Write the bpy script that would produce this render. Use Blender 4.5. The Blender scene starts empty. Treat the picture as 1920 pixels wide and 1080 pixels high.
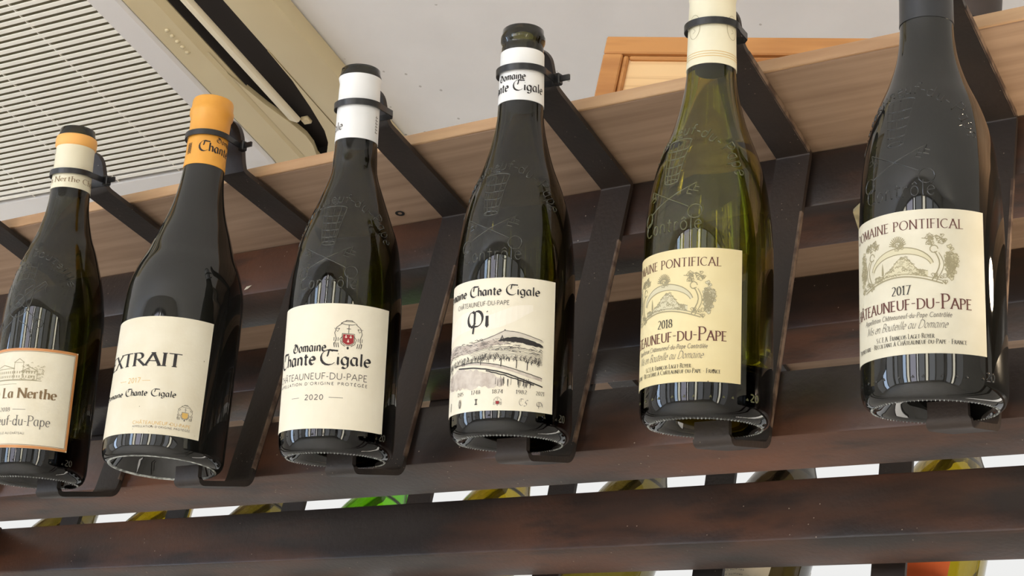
import bpy, bmesh, math, random
from mathutils import Vector, Matrix
random.seed(7)
SC = bpy.context.scene
COL = SC.collection
PI = math.pi
H = 1.55                       # eye height: all z below are measured from the camera

# ------------------------------------------------------------------ camera, world, light, exposure
cam_d = bpy.data.cameras.new('camera'); cam = bpy.data.objects.new('camera', cam_d); COL.objects.link(cam)
cam_d.sensor_width = 36.0; cam_d.lens = 3000.0 / 1920.0 * 36.0
cam_d.clip_start = 0.05; cam_d.clip_end = 60
R_ = (0.84470498, 0.49722194, 0.19810061); D_ = (-0.12079629, 0.53767389, -0.83445494); F_ = (-0.52142282, 0.68093842, 0.51423838)
cam.matrix_world = Matrix(((R_[0], -D_[0], -F_[0], 0), (R_[1], -D_[1], -F_[1], 0), (R_[2], -D_[2], -F_[2], H), (0, 0, 0, 1)))
SC.camera = cam
w = bpy.data.worlds.new('world'); SC.world = w; w.use_nodes = True
w.node_tree.nodes['Background'].inputs[0].default_value = (0.62, 0.72, 0.85, 1)
w.node_tree.nodes['Background'].inputs[1].default_value = 0.25
SC.view_settings.view_transform = 'Standard'; SC.view_settings.look = 'None'
SC.view_settings.exposure = 0.0; SC.view_settings.gamma = 1.0; SC.view_settings.use_curve_mapping = False
WIN = 5.0                      # radiance of the daylight panes behind the camera
BACKGLOW = 0.86                 # radiance of a glowing pane put in for the white behind the rack
FILL_W = 135.0                 # added spots out of view: the floor bounces their light onto the ceiling
LAMP_W = 2.2                   # warm lamp hanging at the right, below the shelf
def lamp(name, kind, loc, energy, color, **kw):
    d = bpy.data.lights.new(name, kind); d.energy = energy; d.color = color
    for k, v in kw.items(): setattr(d, k, v)
    o = bpy.data.objects.new(name, d); COL.objects.link(o); o.location = (loc[0], loc[1], loc[2] + H); return o
for k, (x, y) in enumerate(((-2.6, -1.2), (-0.9, -2.2), (0.9, -0.9), (-1.2, -0.2))):
    sp = lamp('floor_bounce_fill', 'SPOT', (x, y, 1.09), FILL_W, (1.0, 0.97, 0.94), shadow_soft_size=0.035, spot_size=math.radians(105), spot_blend=0.4)
lamp('warm_lamp_light', 'POINT', (-0.06, 0.83, 0.60), LAMP_W, (1.0, 0.80, 0.55), shadow_soft_size=0.018)

# ------------------------------------------------------------------ helpers
def lin(c):
    def f(v):
        v /= 255.0
        return v / 12.92 if v <= 0.04045 else ((v + 0.055) / 1.055) ** 2.4
    return (f(c[0]), f(c[1]), f(c[2]), 1.0)
MATS = {}
def mat(name, c, rough=0.5, metal=0.0, c2=None, scale=8.0, stretch=(1, 1, 1), lo=0.35, hi=0.65, bump=0.0, bscale=60.0, spec=0.5,
        specks=None, speck_scale=150.0, speck_size=0.12, detail=4.0, coat=0.0, rough2=None, c3=None, scale3=60, stretch3=(1, 1, 1), lo3=.5, hi3=.75):
    m = bpy.data.materials.new(name); m.use_nodes = True; nt = m.node_tree; N = nt.nodes; L = nt.links
    p = N['Principled BSDF']; p.inputs['Base Color'].default_value = lin(c); p.inputs['Roughness'].default_value = rough
    p.inputs['Metallic'].default_value = metal; p.inputs['Specular IOR Level'].default_value = spec
    if coat: p.inputs['Coat Weight'].default_value = coat; p.inputs['Coat Roughness'].default_value = 0.2
    tc = N.new('ShaderNodeTexCoord'); out = None
    if c2:
        mp = N.new('ShaderNodeMapping'); mp.inputs['Scale'].default_value = stretch; L.new(tc.outputs['Object'], mp.inputs[0])
        nz = N.new('ShaderNodeTexNoise'); nz.inputs['Scale'].default_value = scale; nz.inputs['Detail'].default_value = detail
        L.new(mp.outputs[0], nz.inputs['Vector'])
        r = N.new('ShaderNodeMapRange'); r.inputs['From Min'].default_value = lo; r.inputs['From Max'].default_value = hi
        L.new(nz.outputs['Fac'], r.inputs['Value'])
        mx = N.new('ShaderNodeMix'); mx.data_type = 'RGBA'; mx.inputs[6].default_value = lin(c); mx.inputs[7].default_value = lin(c2)
        L.new(r.outputs[0], mx.inputs[0]); out = mx.outputs[2]
        if rough2 is not None:
            rr = N.new('ShaderNodeMapRange'); rr.inputs['To Min'].default_value = rough; rr.inputs['To Max'].default_value = rough2
            L.new(r.outputs[0], rr.inputs['Value']); L.new(rr.outputs[0], p.inputs['Roughness'])
    if c3:
        mp = N.new('ShaderNodeMapping'); mp.inputs['Scale'].default_value = stretch3; L.new(tc.outputs['Object'], mp.inputs[0])
        nz = N.new('ShaderNodeTexNoise'); nz.inputs['Scale'].default_value = scale3; nz.inputs['Detail'].default_value = 5.0; L.new(mp.outputs[0], nz.inputs['Vector'])
        r = N.new('ShaderNodeMapRange'); r.inputs['From Min'].default_value = lo3; r.inputs['From Max'].default_value = hi3; L.new(nz.outputs['Fac'], r.inputs['Value'])
        mx = N.new('ShaderNodeMix'); mx.data_type = 'RGBA'; L.new(out, mx.inputs[6]); mx.inputs[7].default_value = lin(c3); L.new(r.outputs[0], mx.inputs[0]); out = mx.outputs[2]
    if specks:
        vo = N.new('ShaderNodeTexVoronoi'); vo.inputs['Scale'].default_value = speck_scale; L.new(tc.outputs['Object'], vo.inputs['Vector'])
        lt = N.new('ShaderNodeMath'); lt.operation = 'LESS_THAN'; lt.inputs[1].default_value = speck_size
        L.new(vo.outputs['Distance'], lt.inputs[0])
        nm = N.new('ShaderNodeTexNoise'); nm.inputs['Scale'].default_value = speck_scale * 0.12; L.new(tc.outputs['Object'], nm.inputs['Vector'])
        gt = N.new('ShaderNodeMath'); gt.operation = 'GREATER_THAN'; gt.inputs[1].default_value = 0.56; L.new(nm.outputs['Fac'], gt.inputs[0])
        mu = N.new('ShaderNodeMath'); mu.operation = 'MULTIPLY'; L.new(lt.outputs[0], mu.inputs[0]); L.new(gt.outputs[0], mu.inputs[1])
        m2 = N.new('ShaderNodeMix'); m2.data_type = 'RGBA'; m2.inputs[7].default_value = lin(specks)
        if out: L.new(out, m2.inputs[6])
        else: m2.inputs[6].default_value = lin(c)
        L.new(mu.outputs[0], m2.inputs[0]); out = m2.outputs[2]
    if out: L.new(out, p.inputs['Base Color'])
    if bump:
        nb = N.new('ShaderNodeTexNoise'); nb.inputs['Scale'].default_value = bscale; L.new(tc.outputs['Object'], nb.inputs['Vector'])
        b = N.new('ShaderNodeBump'); b.inputs['Strength'].default_value = bump; b.inputs['Distance'].default_value = 0.002
        L.new(nb.outputs['Fac'], b.inputs['Height']); L.new(b.outputs[0], p.inputs['Normal'])
    MATS[name] = m; return m
def glass(name, wall, absorb=True):
    """bottle glass; wall = light let through by one 4 mm wall, absorbed in the volume so that thick heels go dark"""
    m = bpy.data.materials.new(name); m.use_nodes = True; nt = m.node_tree; p = nt.nodes['Principled BSDF']
    p.inputs['Base Color'].default_value = (0.97, 0.97, 0.97, 1) if absorb else tuple(v ** .5 for v in wall) + (1,)
    p.inputs['Transmission Weight'].default_value = 1.0; p.inputs['Roughness'].default_value = 0.0; p.inputs['IOR'].default_value = 1.52
    if absorb:
        sg = [-math.log(v) / 0.004 for v in wall]; d = max(sg)
        v = nt.nodes.new('ShaderNodeVolumeAbsorption'); v.inputs['Density'].default_value = d; v.inputs['Color'].default_value = tuple(1 - q / d for q in sg) + (1,)
        nt.links.new(v.outputs[0], nt.nodes['Material Output'].inputs['Volume'])
    MATS[name] = m; return m
def emit(name, c, s):
    m = bpy.data.materials.new(name); m.use_nodes = True; p = m.node_tree.nodes['Principled BSDF']
    p.inputs['Base Color'].default_value = (0, 0, 0, 1); p.inputs['Roughness'].default_value = 1.0; p.inputs['Specular IOR Level'].default_value = 0
    p.inputs['Emission Color'].default_value = (*c, 1); p.inputs['Emission Strength'].default_value = s; MATS[name] = m; return m
def finish(o, smooth):
    me = o.data
    if smooth:
        for pg in me.polygons: pg.use_smooth = True
def mk(name, verts, faces, m, parent=None, smooth=False, org=(0, 0, 0), angle=None):
    me = bpy.data.meshes.new(name)
    me.from_pydata([(v[0] - org[0], v[1] - org[1], v[2] - org[2]) for v in verts], [], faces); me.update()
    o = bpy.data.objects.new(name, me); COL.objects.link(o)
    if m: me.materials.append(m)
    if parent: o.parent = parent
    else: o.location = (org[0], org[1], org[2] + H)
    if angle is not None:
        finish(o, True); me.set_sharp_from_angle(angle=math.radians(angle))
    else: finish(o, smooth)
    return o
def bmk(name, bm, m, parent=None, org=(0, 0, 0), smooth=False, angle=None):
    bm.normal_update()
    vs = [tuple(v.co) for v in bm.verts]; bm.verts.index_update()
    fs = [[v.index for v in f.verts] for f in bm.faces]
    bm.free(); return mk(name, vs, fs, m, parent, smooth, org, angle)
def thing(name, label, cat, loc, group=None, rot=None):
    o = bpy.data.objects.new(name, None); COL.objects.link(o); o.empty_display_size = 0.05
    if rot: o.matrix_world = Matrix.Translation((loc[0], loc[1], loc[2] + H)) @ rot.to_4x4()
    else: o.location = (loc[0], loc[1], loc[2] + H)
    o['label'] = label; o['category'] = cat
    if group: o['group'] = group
    return o
def tag(o, label, cat, group=None):
    o['label'] = label; o['category'] = cat
    if group: o['group'] = group
    return o
def struct(o): o['kind'] = 'structure'; return o
def box_bm(bm, a, b, bev=0.0, seg=1):
    vs = [bm.verts.new((x, y, z)) for x in (a[0], b[0]) for y in (a[1], b[1]) for z in (a[2], b[2])]
    fs = [bm.faces.new([vs[i] for i in q]) for q in ((0, 1, 3, 2), (4, 6, 7, 5), (0, 4, 5, 1), (2, 3, 7, 6), (0, 2, 6, 4), (1, 5, 7, 3))]
    if bev:
        es = set(e for f in fs for e in f.edges)
        bmesh.ops.bevel(bm, geom=list(es), offset=bev, segments=seg, affect='EDGES', profile=0.5)
def box(name, a, b, m, parent=None, org=(0, 0, 0), bev=0.0, seg=1):
    bm = bmesh.new(); box_bm(bm, a, b, bev, seg); bmesh.ops.recalc_face_normals(bm, faces=bm.faces)
    return bmk(name, bm, m, parent, org, angle=35 if bev else None)
def lathe(prof, n=72, close=False, a0=0.0, a1=360.0):
    """prof: (r, z) list -> verts, faces round the z axis, angle 0 facing -y"""
    vs, fs = [], []; full = abs(a1 - a0) >= 359.9; cols = n if full else n + 1
    for r, z in prof:
        for k in range(cols):
            t = math.radians(a0 + (a1 - a0) * k / n); vs.append((r * math.sin(t), -r * math.cos(t), z))
    m = len(prof)
    for i in range(m if close else m - 1):
        j = (i + 1) % m
        for k in range(n):
            k2 = (k + 1) % cols
            fs.append((i * cols + k, i * cols + k2, j * cols + k2, j * cols + k))
    return vs, fs
def tube_path(path, rad, n=8, caps=True):
    vs, fs = [], []; P = [Vector(p) for p in path]
    up = Vector((0, 0, 1))
    for i, p in enumerate(P):
        t = (P[min(i + 1, len(P) - 1)] - P[max(i - 1, 0)]).normalized()
        u = t.cross(up); u = u.normalized() if u.length > 1e-4 else Vector((1, 0, 0)); v = t.cross(u)
        r = rad[i] if isinstance(rad, (list, tuple)) else rad
        for k in range(n):
            a = 2 * PI * k / n; q = p + u * (r * math.cos(a)) + v * (r * math.sin(a)); vs.append(tuple(q))
    for i in range(len(P) - 1):
        for k in range(n): fs.append((i * n + k, i * n + (k + 1) % n, (i + 1) * n + (k + 1) % n, (i + 1) * n + k))
    if caps: fs.append(tuple(range(n - 1, -1, -1))); fs.append(tuple((len(P) - 1) * n + k for k in range(n)))
    return vs, fs

# ------------------------------------------------------------------ materials
M_ceiling = mat('ceiling_paint', (238, 236, 233), 0.9, c2=(233, 231, 228), scale=14, specks=(196, 192, 186), speck_scale=60, speck_size=0.10)
M_wall = mat('wall_paint', (205, 200, 192), 0.9, c2=(198, 193, 186), scale=3)
M_floor = mat('floor_screed', (216, 213, 207), 0.5, c2=(202, 198, 192), scale=3)
M_dark = mat('dark_void', (22, 21, 20), 0.8)
M_frame = mat('window_frame_paint', (52, 50, 50), 0.5)
M_steel = mat('patinated_steel', (42, 35, 33), 0.38, 0.15, c2=(112, 68, 42), scale=7, stretch=(0.5, 1.8, 1.8), lo=0.46, hi=0.78, c3=(36, 29, 27), scale3=26, stretch3=(.6, 2.2, 2.2), bump=0.12, bscale=240, spec=0.6,
              specks=(150, 138, 122), speck_scale=140, speck_size=0.075, rough2=0.55, detail=6)
M_bracket = mat('dark_flat_bar_steel', (46, 42, 40), 0.45, 0.3, c2=(60, 50, 44), scale=14, stretch=(1, 1, 0.6), bump=0.12, bscale=300, spec=0.5,
                specks=(140, 128, 112), speck_scale=210, speck_size=0.085)
M_edge = mat('raw_worn_steel_edge', (128, 108, 92), 0.6, 0.3, c2=(78, 62, 54), scale=90, lo=0.4, hi=0.6)
M_oak = mat('shelf_oak', (172, 144, 120), 0.6, c2=(150, 123, 101), scale=16, stretch=(0.30, 7.0, 7.0), lo=0.36, hi=0.64, bump=0.15, bscale=80, detail=8)
M_lip = mat('oak_edge_lipping', (196, 160, 122), 0.6, c2=(170, 132, 97), scale=12, stretch=(.5, 4, 4), lo=.4, hi=.66, bump=.15, bscale=90)
M_pine = mat('pine_board', (245, 206, 152), 0.5, c2=(202, 150, 96), scale=9, stretch=(0.30, 2.0, 9), lo=0.50, hi=0.72, bump=0.06, bscale=60)
M_pine_f = mat('pine_frame', (206, 146, 84), 0.5, c2=(176, 116, 62), scale=14, stretch=(0.4, 3, 3), lo=0.4, hi=0.62)
M_darkwood = mat('dark_brown_metal', (78, 68, 64), 0.5, 0.3, c2=(64, 52, 46), scale=20)
M_ac_white = mat('ac_white_plastic', (226, 222, 218), 0.5)
M_ac_cream = mat('ac_aged_cream_plastic', (214, 198, 158), 0.5, c2=(206, 188, 148), scale=6)
M_ac_slat = mat('ac_slat_plastic', (252, 248, 236), 0.5)
M_duct = mat('ac_duct_interior', (58, 52, 48), 0.8)
M_ac_back = mat('ac_filter', (140, 132, 106), 0.8)
M_louvre = mat('ac_louvre_plastic', (240, 226, 194), 0.5)
M_glint = mat('painted_glint', (184, 187, 182), 0.28, c2=(96, 98, 92), scale=300, lo=.4, hi=.6, spec=.8)  # pale tone paints the bright reflections on the bottle bases
M_tie = mat('black_nylon', (26, 26, 28), 0.32)
M_paper = mat('label_paper_cream', (226, 219, 198), 0.75, c2=(219, 210, 186), scale=40, specks=(122, 112, 88), speck_scale=130, speck_size=0.075, bump=0.05, bscale=500)
M_paper2 = mat('label_paper_ivory', (234, 227, 207), 0.75, c2=(229, 221, 200), scale=40, bump=0.05, bscale=500)
M_paper_y = mat('label_paper_yellowed', (226, 212, 166), 0.7, c2=(218, 201, 152), scale=20, specks=(90, 70, 40), speck_scale=150, speck_size=0.10)
M_paper_g = mat('label_paper_greyed', (220, 214, 194), 0.75, c2=(208, 201, 178), scale=25, specks=(138, 128, 108), speck_scale=140, speck_size=0.07)
M_ink = mat('ink_black', (38, 34, 34), 0.7)
M_ink_g = mat('ink_grey', (104, 98, 92), 0.7)
M_ink_m = mat('ink_maroon', (96, 54, 48), 0.7)
M_ink_s = mat('ink_sepia', (154, 145, 114), 0.7)
M_ink_sl = mat('ink_sepia_light', (206, 198, 167), 0.7)
M_ink_b = mat('ink_bronze', (122, 98, 66), 0.7)
M_ink_gold = mat('ink_gold', (216, 176, 96), 0.6)
M_ink_red = mat('ink_red', (150, 40, 44), 0.7)
M_ink_wash = mat('ink_wash', (206, 198, 184), 0.7)
M_ink_wash2 = mat('ink_wash_brown', (176, 162, 150), 0.7, c2=(206, 196, 184), scale=160)
M_ink_wash3 = mat('ink_wash_pale', (236, 229, 213), 0.7)
M_border = mat('label_border_copper', (204, 142, 84), 0.5, c2=(192, 128, 72), scale=60)
M_cap_o = mat('capsule_orange', (228, 164, 66), 0.45, c2=(220, 152, 56), scale=30, specks=(96, 60, 30), speck_scale=220, speck_size=0.12, bump=0.1, bscale=200)
M_cap_w = mat('capsule_white', (232, 232, 231), 0.42, bump=0.04, bscale=90)
M_cap_c = mat('capsule_cream', (228, 222, 196), 0.42, c2=(222, 214, 186), scale=30, bump=0.06, bscale=120)
M_cap_b = mat('capsule_black', (44, 45, 48), 0.32, 0.1, bump=0.05, bscale=120)
M_cap_band = mat('capsule_band_orange', (240, 178, 96), 0.5)
G_dark = mat('near_black_glass', (21, 21, 19), 0.03, spec=0.62)
G_olive = glass('olive_glass', (0.26, 0.25, 0.07))
G_light = glass('light_olive_glass', (0.62, 0.61, 0.17))
G_green = glass('bright_green_glass', (0.46, 0.78, 0.12))
G_amber = glass('amber_olive_glass', (0.68, 0.60, 0.14))
G_brown = glass('brown_olive_glass', (0.48, 0.43, 0.20))
G_smoke = glass('smoky_glass', (0.30, 0.26, 0.17))
E_dark = mat('moulded_dark_glass', (24, 24, 22), 0.03, spec=0.7)
E_olive = mat('moulded_olive_glass', (36, 35, 22), 0.03, spec=0.7)
E_light = mat('moulded_light_glass', (74, 73, 40), 0.03, spec=0.7)

# ------------------------------------------------------------------ lettering: a small pen-stroke alphabet of its own
def E_(cx, cy, rx, ry, a0, a1, n=None):
    n = n or max(4, int(abs(a1 - a0) / 22))
    return [(cx + rx * math.cos(math.radians(a0 + (a1 - a0) * k / n)), cy + ry * math.sin(math.radians(a0 + (a1 - a0) * k / n))) for k in range(n + 1)]
X = 0.62
GL = {
 'A': (.80, [(0, 0), (.38, 1)], [(.38, 1), (.76, 0)], [(.14, .36), (.62, .36)]),
 'B': (.64, [(.1, 0), (.1, 1)], [(.1, 1)] + E_(.3, .76, .24, .24, 90, -90) + [(.1, .52)], [(.1, .52)] + E_(.32, .26, .28, .26, 90, -90) + [(.1, 0)]),
 'C': (.82, E_(.46, .5, .42, .5, 48, 312)),
 'D': (.84, [(.1, 0), (.1, 1)], [(.1, 1)] + E_(.32, .5, .46, .5, 90, -90) + [(.1, 0)]),
 'E': (.62, [(.1, 0), (.1, 1)], [(.1, 1), (.54, 1)], [(.1, .52), (.46, .52)], [(.1, 0), (.56, 0)]),
 'F': (.58, [(.1, 0), (.1, 1)], [(.1, 1), (.54, 1)], [(.1, .52), (.46, .52)]),
 'G': (.86, E_(.46, .5, .42, .5, 48, 340), [(.84, .04), (.84, .44)], [(.6, .44), (.84, .44)]),
 'H': (.84, [(.1, 0), (.1, 1)], [(.72, 0), (.72, 1)], [(.1, .52), (.72, .52)]),
 'I': (.24, [(.12, 0), (.12, 1)]),
 'L': (.58, [(.1, 0), (.1, 1)], [(.1, 0), (.54, 0)]),
 'M': (1.0, [(.06, 0), (.16, 1)], [(.16, 1), (.5, .05)], [(.5, .05), (.84, 1)], [(.84, 1), (.92, 0)]),
 'N': (.88, [(.1, 0), (.1, 1)], [(.1, 1), (.76, 0)], [(.76, 0), (.76, 1)]),
 'O': (.96, E_(.48, .5, .44, .5, 0, 360)),
 'P': (.62, [(.1, 0), (.1, 1)], [(.1, 1)] + E_(.3, .74, .26, .26, 90, -90) + [(.1, .48)]),
 'R': (.70, [(.1, 0), (.1, 1)], [(.1, 1)] + E_(.3, .75, .25, .25, 90, -90) + [(.1, .5)], [(.3, .5), (.7, 0)]),
 'S': (.56, E_(.28, .75, .2, .25, 40, 270) + E_(.28, .25, .22, .25, 90, -140)),
 'T': (.70, [(.35, 0), (.35, 1)], [(.02, 1), (.68, 1)]),
 'U': (.82, [(.1, 1), (.1, .36)] + E_(.41, .34, .31, .34, 180, 360) + [(.72, 1)]),
 'X': (.74, [(.04, 1), (.70, 0)], [(.68, 1), (.04, 0)]),
 'Y': (.70, [(.02, 1), (.35, .48)], [(.68, 1), (.35, .48)], [(.35, .48), (.35, 0)]),
 'a': (.54, E_(.24, .31, .2, .31, 70, 300), [(.42, X), (.42, .1), (.5, 0)], [(.14, X), (.42, X)]),
 'b': (.56, [(.1, 1), (.1, 0)], E_(.28, .31, .2, .31, 150, -150)),
 'c': (.46, E_(.26, .31, .2, .31, 50, 315)),
 'd': (.58, E_(.25, .31, .2, .31, 30, 330), [(.46, 1), (.46, 0)]),
 'e': (.48, [(.08, .33), (.44, .36)] + E_(.25, .31, .2, .31, 14, 320)),
 'f': (.36, [(.16, 0), (.16, .78)] + E_(.3, .8, .14, .2, 180, 60), [(.02, X), (.32, X)]),
 'g': (.56, E_(.25, .31, .2, .31, 30, 330), [(.46, X), (.46, -.1)] + E_(.27, -.1, .19, .2, 0, -150)),
 'h': (.56, [(.1, 1), (.1, 0)], [(.1, .42)] + E_(.28, .42, .17, .2, 140, 0) + [(.45, 0)]),
 'i': (.24, [(.12, X), (.12, .06), (.18, 0)], [(.09, .84), (.15, .9)]),
 'l': (.24, [(.12, 1), (.12, .06), (.18, 0)]),
 'm': (.86, [(.1, X), (.1, 0)], [(.1, .42)] + E_(.26, .42, .15, .2, 140, 0) + [(.41, 0)], [(.41, .42)] + E_(.57, .42, .16, .2, 140, 0) + [(.73, .05), (.8, 0)]),
 'n': (.58, [(.1, X), (.1, 0)], [(.1, .42)] + E_(.28, .42, .17, .2, 140, 0) + [(.45, .05), (.52, 0)]),
 'o': (.54, E_(.27, .31, .21, .31, 0, 360)),
 'p': (.56, [(.1, X), (.1, -.32)], E_(.28, .31, .2, .31, 150, -150)),
 'r': (.40, [(.1, X), (.1, 0)], [(.1, .42)] + E_(.26, .42, .15, .2, 140, 50)),
 's': (.42, E_(.21, .47, .14, .15, 40, 270) + E_(.21, .16, .15, .16, 90, -140)),
 't': (.38, [(.16, .84), (.16, .12)] + E_(.26, .12, .1, .12, 180, 300), [(.02, X), (.34, X)]),
 'u': (.58, [(.1, X), (.1, .2)] + E_(.27, .2, .17, .2, 180, 340), [(.45, X), (.45, .05), (.52, 0)]),
 '0': (.56, E_(.28, .5, .22, .5, 0, 360)),
 '1': (.36, [(.2, 0), (.2, 1)], [(.06, .84), (.2, 1)]),
 '2': (.56, E_(.27, .74, .21, .26, 150, -30) + [(.06, 0)], [(.06, 0), (.52, 0)]),
 '4': (.58, [(.42, 0), (.42, 1)], [(.42, 1), (.04, .3)], [(.04, .3), (.56, .3)]),
 '5': (.54, [(.48, 1), (.14, 1), (.12, .56)] + E_(.26, .3, .22, .3, 110, -140)),
 '7': (.52, [(.04, 1), (.5, 1)], [(.5, 1), (.2, 0)]),
 '8': (.56, E_(.28, .75, .18, .25, 0, 360), E_(.28, .25, .22, .25, 0, 360)),
 '9': (.56, E_(.28, .7, .21, .3, 0, 360), [(.49, .7)] + E_(.27, .4, .22, .4, 10, -110)),
 '-': (.34, [(.04, .4), (.30, .4)]), '.': (.22, [(.08, .02), (.13, .07)]), "'": (.2, [(.1, 1), (.08, .78)]), ' ': (.32,),
 # round gothic capitals
 '{': (1.00, E_(.58, .56, .54, .62, 62, 318), [(.62, 1.16), (1.16, 1.12)], [(.56, 1.14), (.50, .76), (.45, .62)]),                      # C
 '}': (.92, E_(.44, .38, .38, .38, 150, -205), [(.06, .82), (.3, .98), (.62, .82), (.8, .5)], [(.36, .9), (.34, .3)]),         # D
 '|': (.92, [(.30, .98), (.42, .86), (.42, .3), (.34, -.42)], [(.42, .78)] + E_(.56, .5, .32, .48, 120, -100) + [(.2, .0)], [(.30, .98)] + E_(.24, .5, .22, .44, 90, 270) + [(.5, .22)]),  # P
}
ACC = {'Â': ('A', '^', 1.0), 'À': ('A', '`', 1.0), 'É': ('E', "'", 1.0), 'Ç': ('C', ',', 0), 'â': ('a', '^', X), 'é': ('e', "'", X), 'à': ('a', '`', X), 'ô': ('o', '^', X), 'ç': ('c', ',', 0)}
def glyph(ch):
    if ch in ACC:
        b, k, y = ACC[ch]; g = GL[b]; m = g[0] / 2
        s = {'^': [[(m - .16, y + .1), (m, y + .26)], [(m, y + .26), (m + .16, y + .1)]], '`': [[(m - .1, y + .26), (m + .06, y + .1)]],
             "'": [[(m - .05, y + .1), (m + .12, y + .26)]], ',': [[(m, 0), (m + .06, -.1), (m - .08, -.22)]]}[k]
        return (g[0],) + tuple(g[1:]) + tuple(s)
    return GL.get(ch, GL[' '])
def strokes(txt, track=.08, small=None):
    """-> list of (polyline, glyph height, is_capital) and the advance; small: lower case is set as small capitals of that height"""
    x = 0.0; out = []
    for ch in txt:
        k = 1.0
        if small and ch.islower(): ch = ch.upper(); k = small
        g = glyph(ch); cap = ch.isupper() or ch.isdigit()
        for s in g[1:]: out.append(([(x + px * k, py * k) for px, py in s], k, cap))
        x += (g[0] + track) * k
    return out, x - track
STY = {'roman': dict(nib=12, w=.13, m=.055, serif=True), 'sans': dict(nib=None, w=.10, m=.10, serif=False), 'goth': dict(nib=38, w=.19, m=.045, serif=False),
       'script': dict(nib=40, w=.11, m=.035, serif=False, shear=.45), 'italic': dict(nib=None, w=.10, m=.10, serif=False, shear=.22), 'bold': dict(nib=14, w=.21, m=.06, serif=True)}
def ribbon(poly, w, m=None, nib=None):
    """2-D ribbon of quads along a polyline; a pen held at angle nib makes thick and thin"""
    pts = []
    for a, b in zip(poly, poly[1:]):
        d = math.hypot(b[0] - a[0], b[1] - a[1]); k = max(1, int(d / 0.003))
        for i in range(k): pts.append((a[0] + (b[0] - a[0]) * i / k, a[1] + (b[1] - a[1]) * i / k))
    pts.append(poly[-1]); v = []
    for i, p in enumerate(pts):
        a = pts[max(i - 1, 0)]; b = pts[min(i + 1, len(pts) - 1)]
        if abs(a[0] - b[0]) + abs(a[1] - b[1]) < 1e-9: b = (a[0] + 1e-6, a[1])
        t = math.atan2(b[1] - a[1], b[0] - a[0]); ww = w
        if nib is not None: ww = max(m, w * abs(math.sin(t - math.radians(nib))))
        nx, ny = -math.sin(t) * ww / 2, math.cos(t) * ww / 2
        v += [(p[0] + nx, p[1] + ny), (p[0] - nx, p[1] - ny)]
    return v, [(2 * i, 2 * i + 1, 2 * i + 3, 2 * i + 2) for i in range(len(pts) - 1)]
class Ink:
    """flat print gathered in millimetre-true (s, h) metres on a label, later bent round the bottle"""
    def __init__(s): s.v = []; s.f = []
    def add(s, v, f):
        o = len(s.v); s.v += v; s.f += [tuple(i + o for i in q) for q in f]
    def line(s, poly, w, nib=None, m=None): s.add(*ribbon(poly, w, m if m else w * .35, nib))
    def poly(s, top, bot):
        n = len(top); s.add(list(top) + list(bot), [(i, i + 1, n + i + 1, n + i) for i in range(n - 1)])
    def disc(s, x, y, rx, ry, n=10):
        s.add([(x, y)] + [(x + rx * math.cos(2 * PI * k / n), y + ry * math.sin(2 * PI * k / n)) for k in range(n)], [(0, 1 + k, 1 + (k + 1) % n) for k in range(n)])
    def text(s, txt, s0, s1, h, cap, style='roman', track=.08, small=None, weight=1.0):
        st = STY[style]; L, adv = strokes(txt, track, small); kx = (s1 - s0) / adv; sh = st.get('shear', 0)
        def T(p): return (s0 + (p[0] + sh * p[1]) * kx, h + p[1] * cap)
        kk = (kx + cap) / 2
        for pl, k, capital in L:
            P = [T(p) for p in pl]; ww = st['w'] * kk * weight * (0.6 + 0.4 * k)
            s.add(*ribbon(P, ww, st['m'] * kk, st['nib']))
            if st['serif'] and len(pl) == 2 and abs(pl[1][1] - pl[0][1]) > .35 * k and abs(pl[1][0] - pl[0][0]) < .8 * abs(pl[1][1] - pl[0][1]):
                for q in pl:
                    if min(abs(q[1] - y * k) for y in (0, 1)) < .02: s.add(*ribbon([T((q[0] - .13 * k, q[1])), T((q[0] + .13 * k, q[1]))], .05 * kk))
    def build(s, name, m, parent, R, off, z0=0.0):
        if not s.v: return None
        vs = []
        for a, h in s.v:
            r = (R(h) if callable(R) else R) + off; t = a / (R(h) if callable(R) else R); vs.append((r * math.sin(t), -r * math.cos(t), h))
        o = mk(name, vs, s.f, m, parent); o['kind'] = 'stuff'; return o

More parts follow.
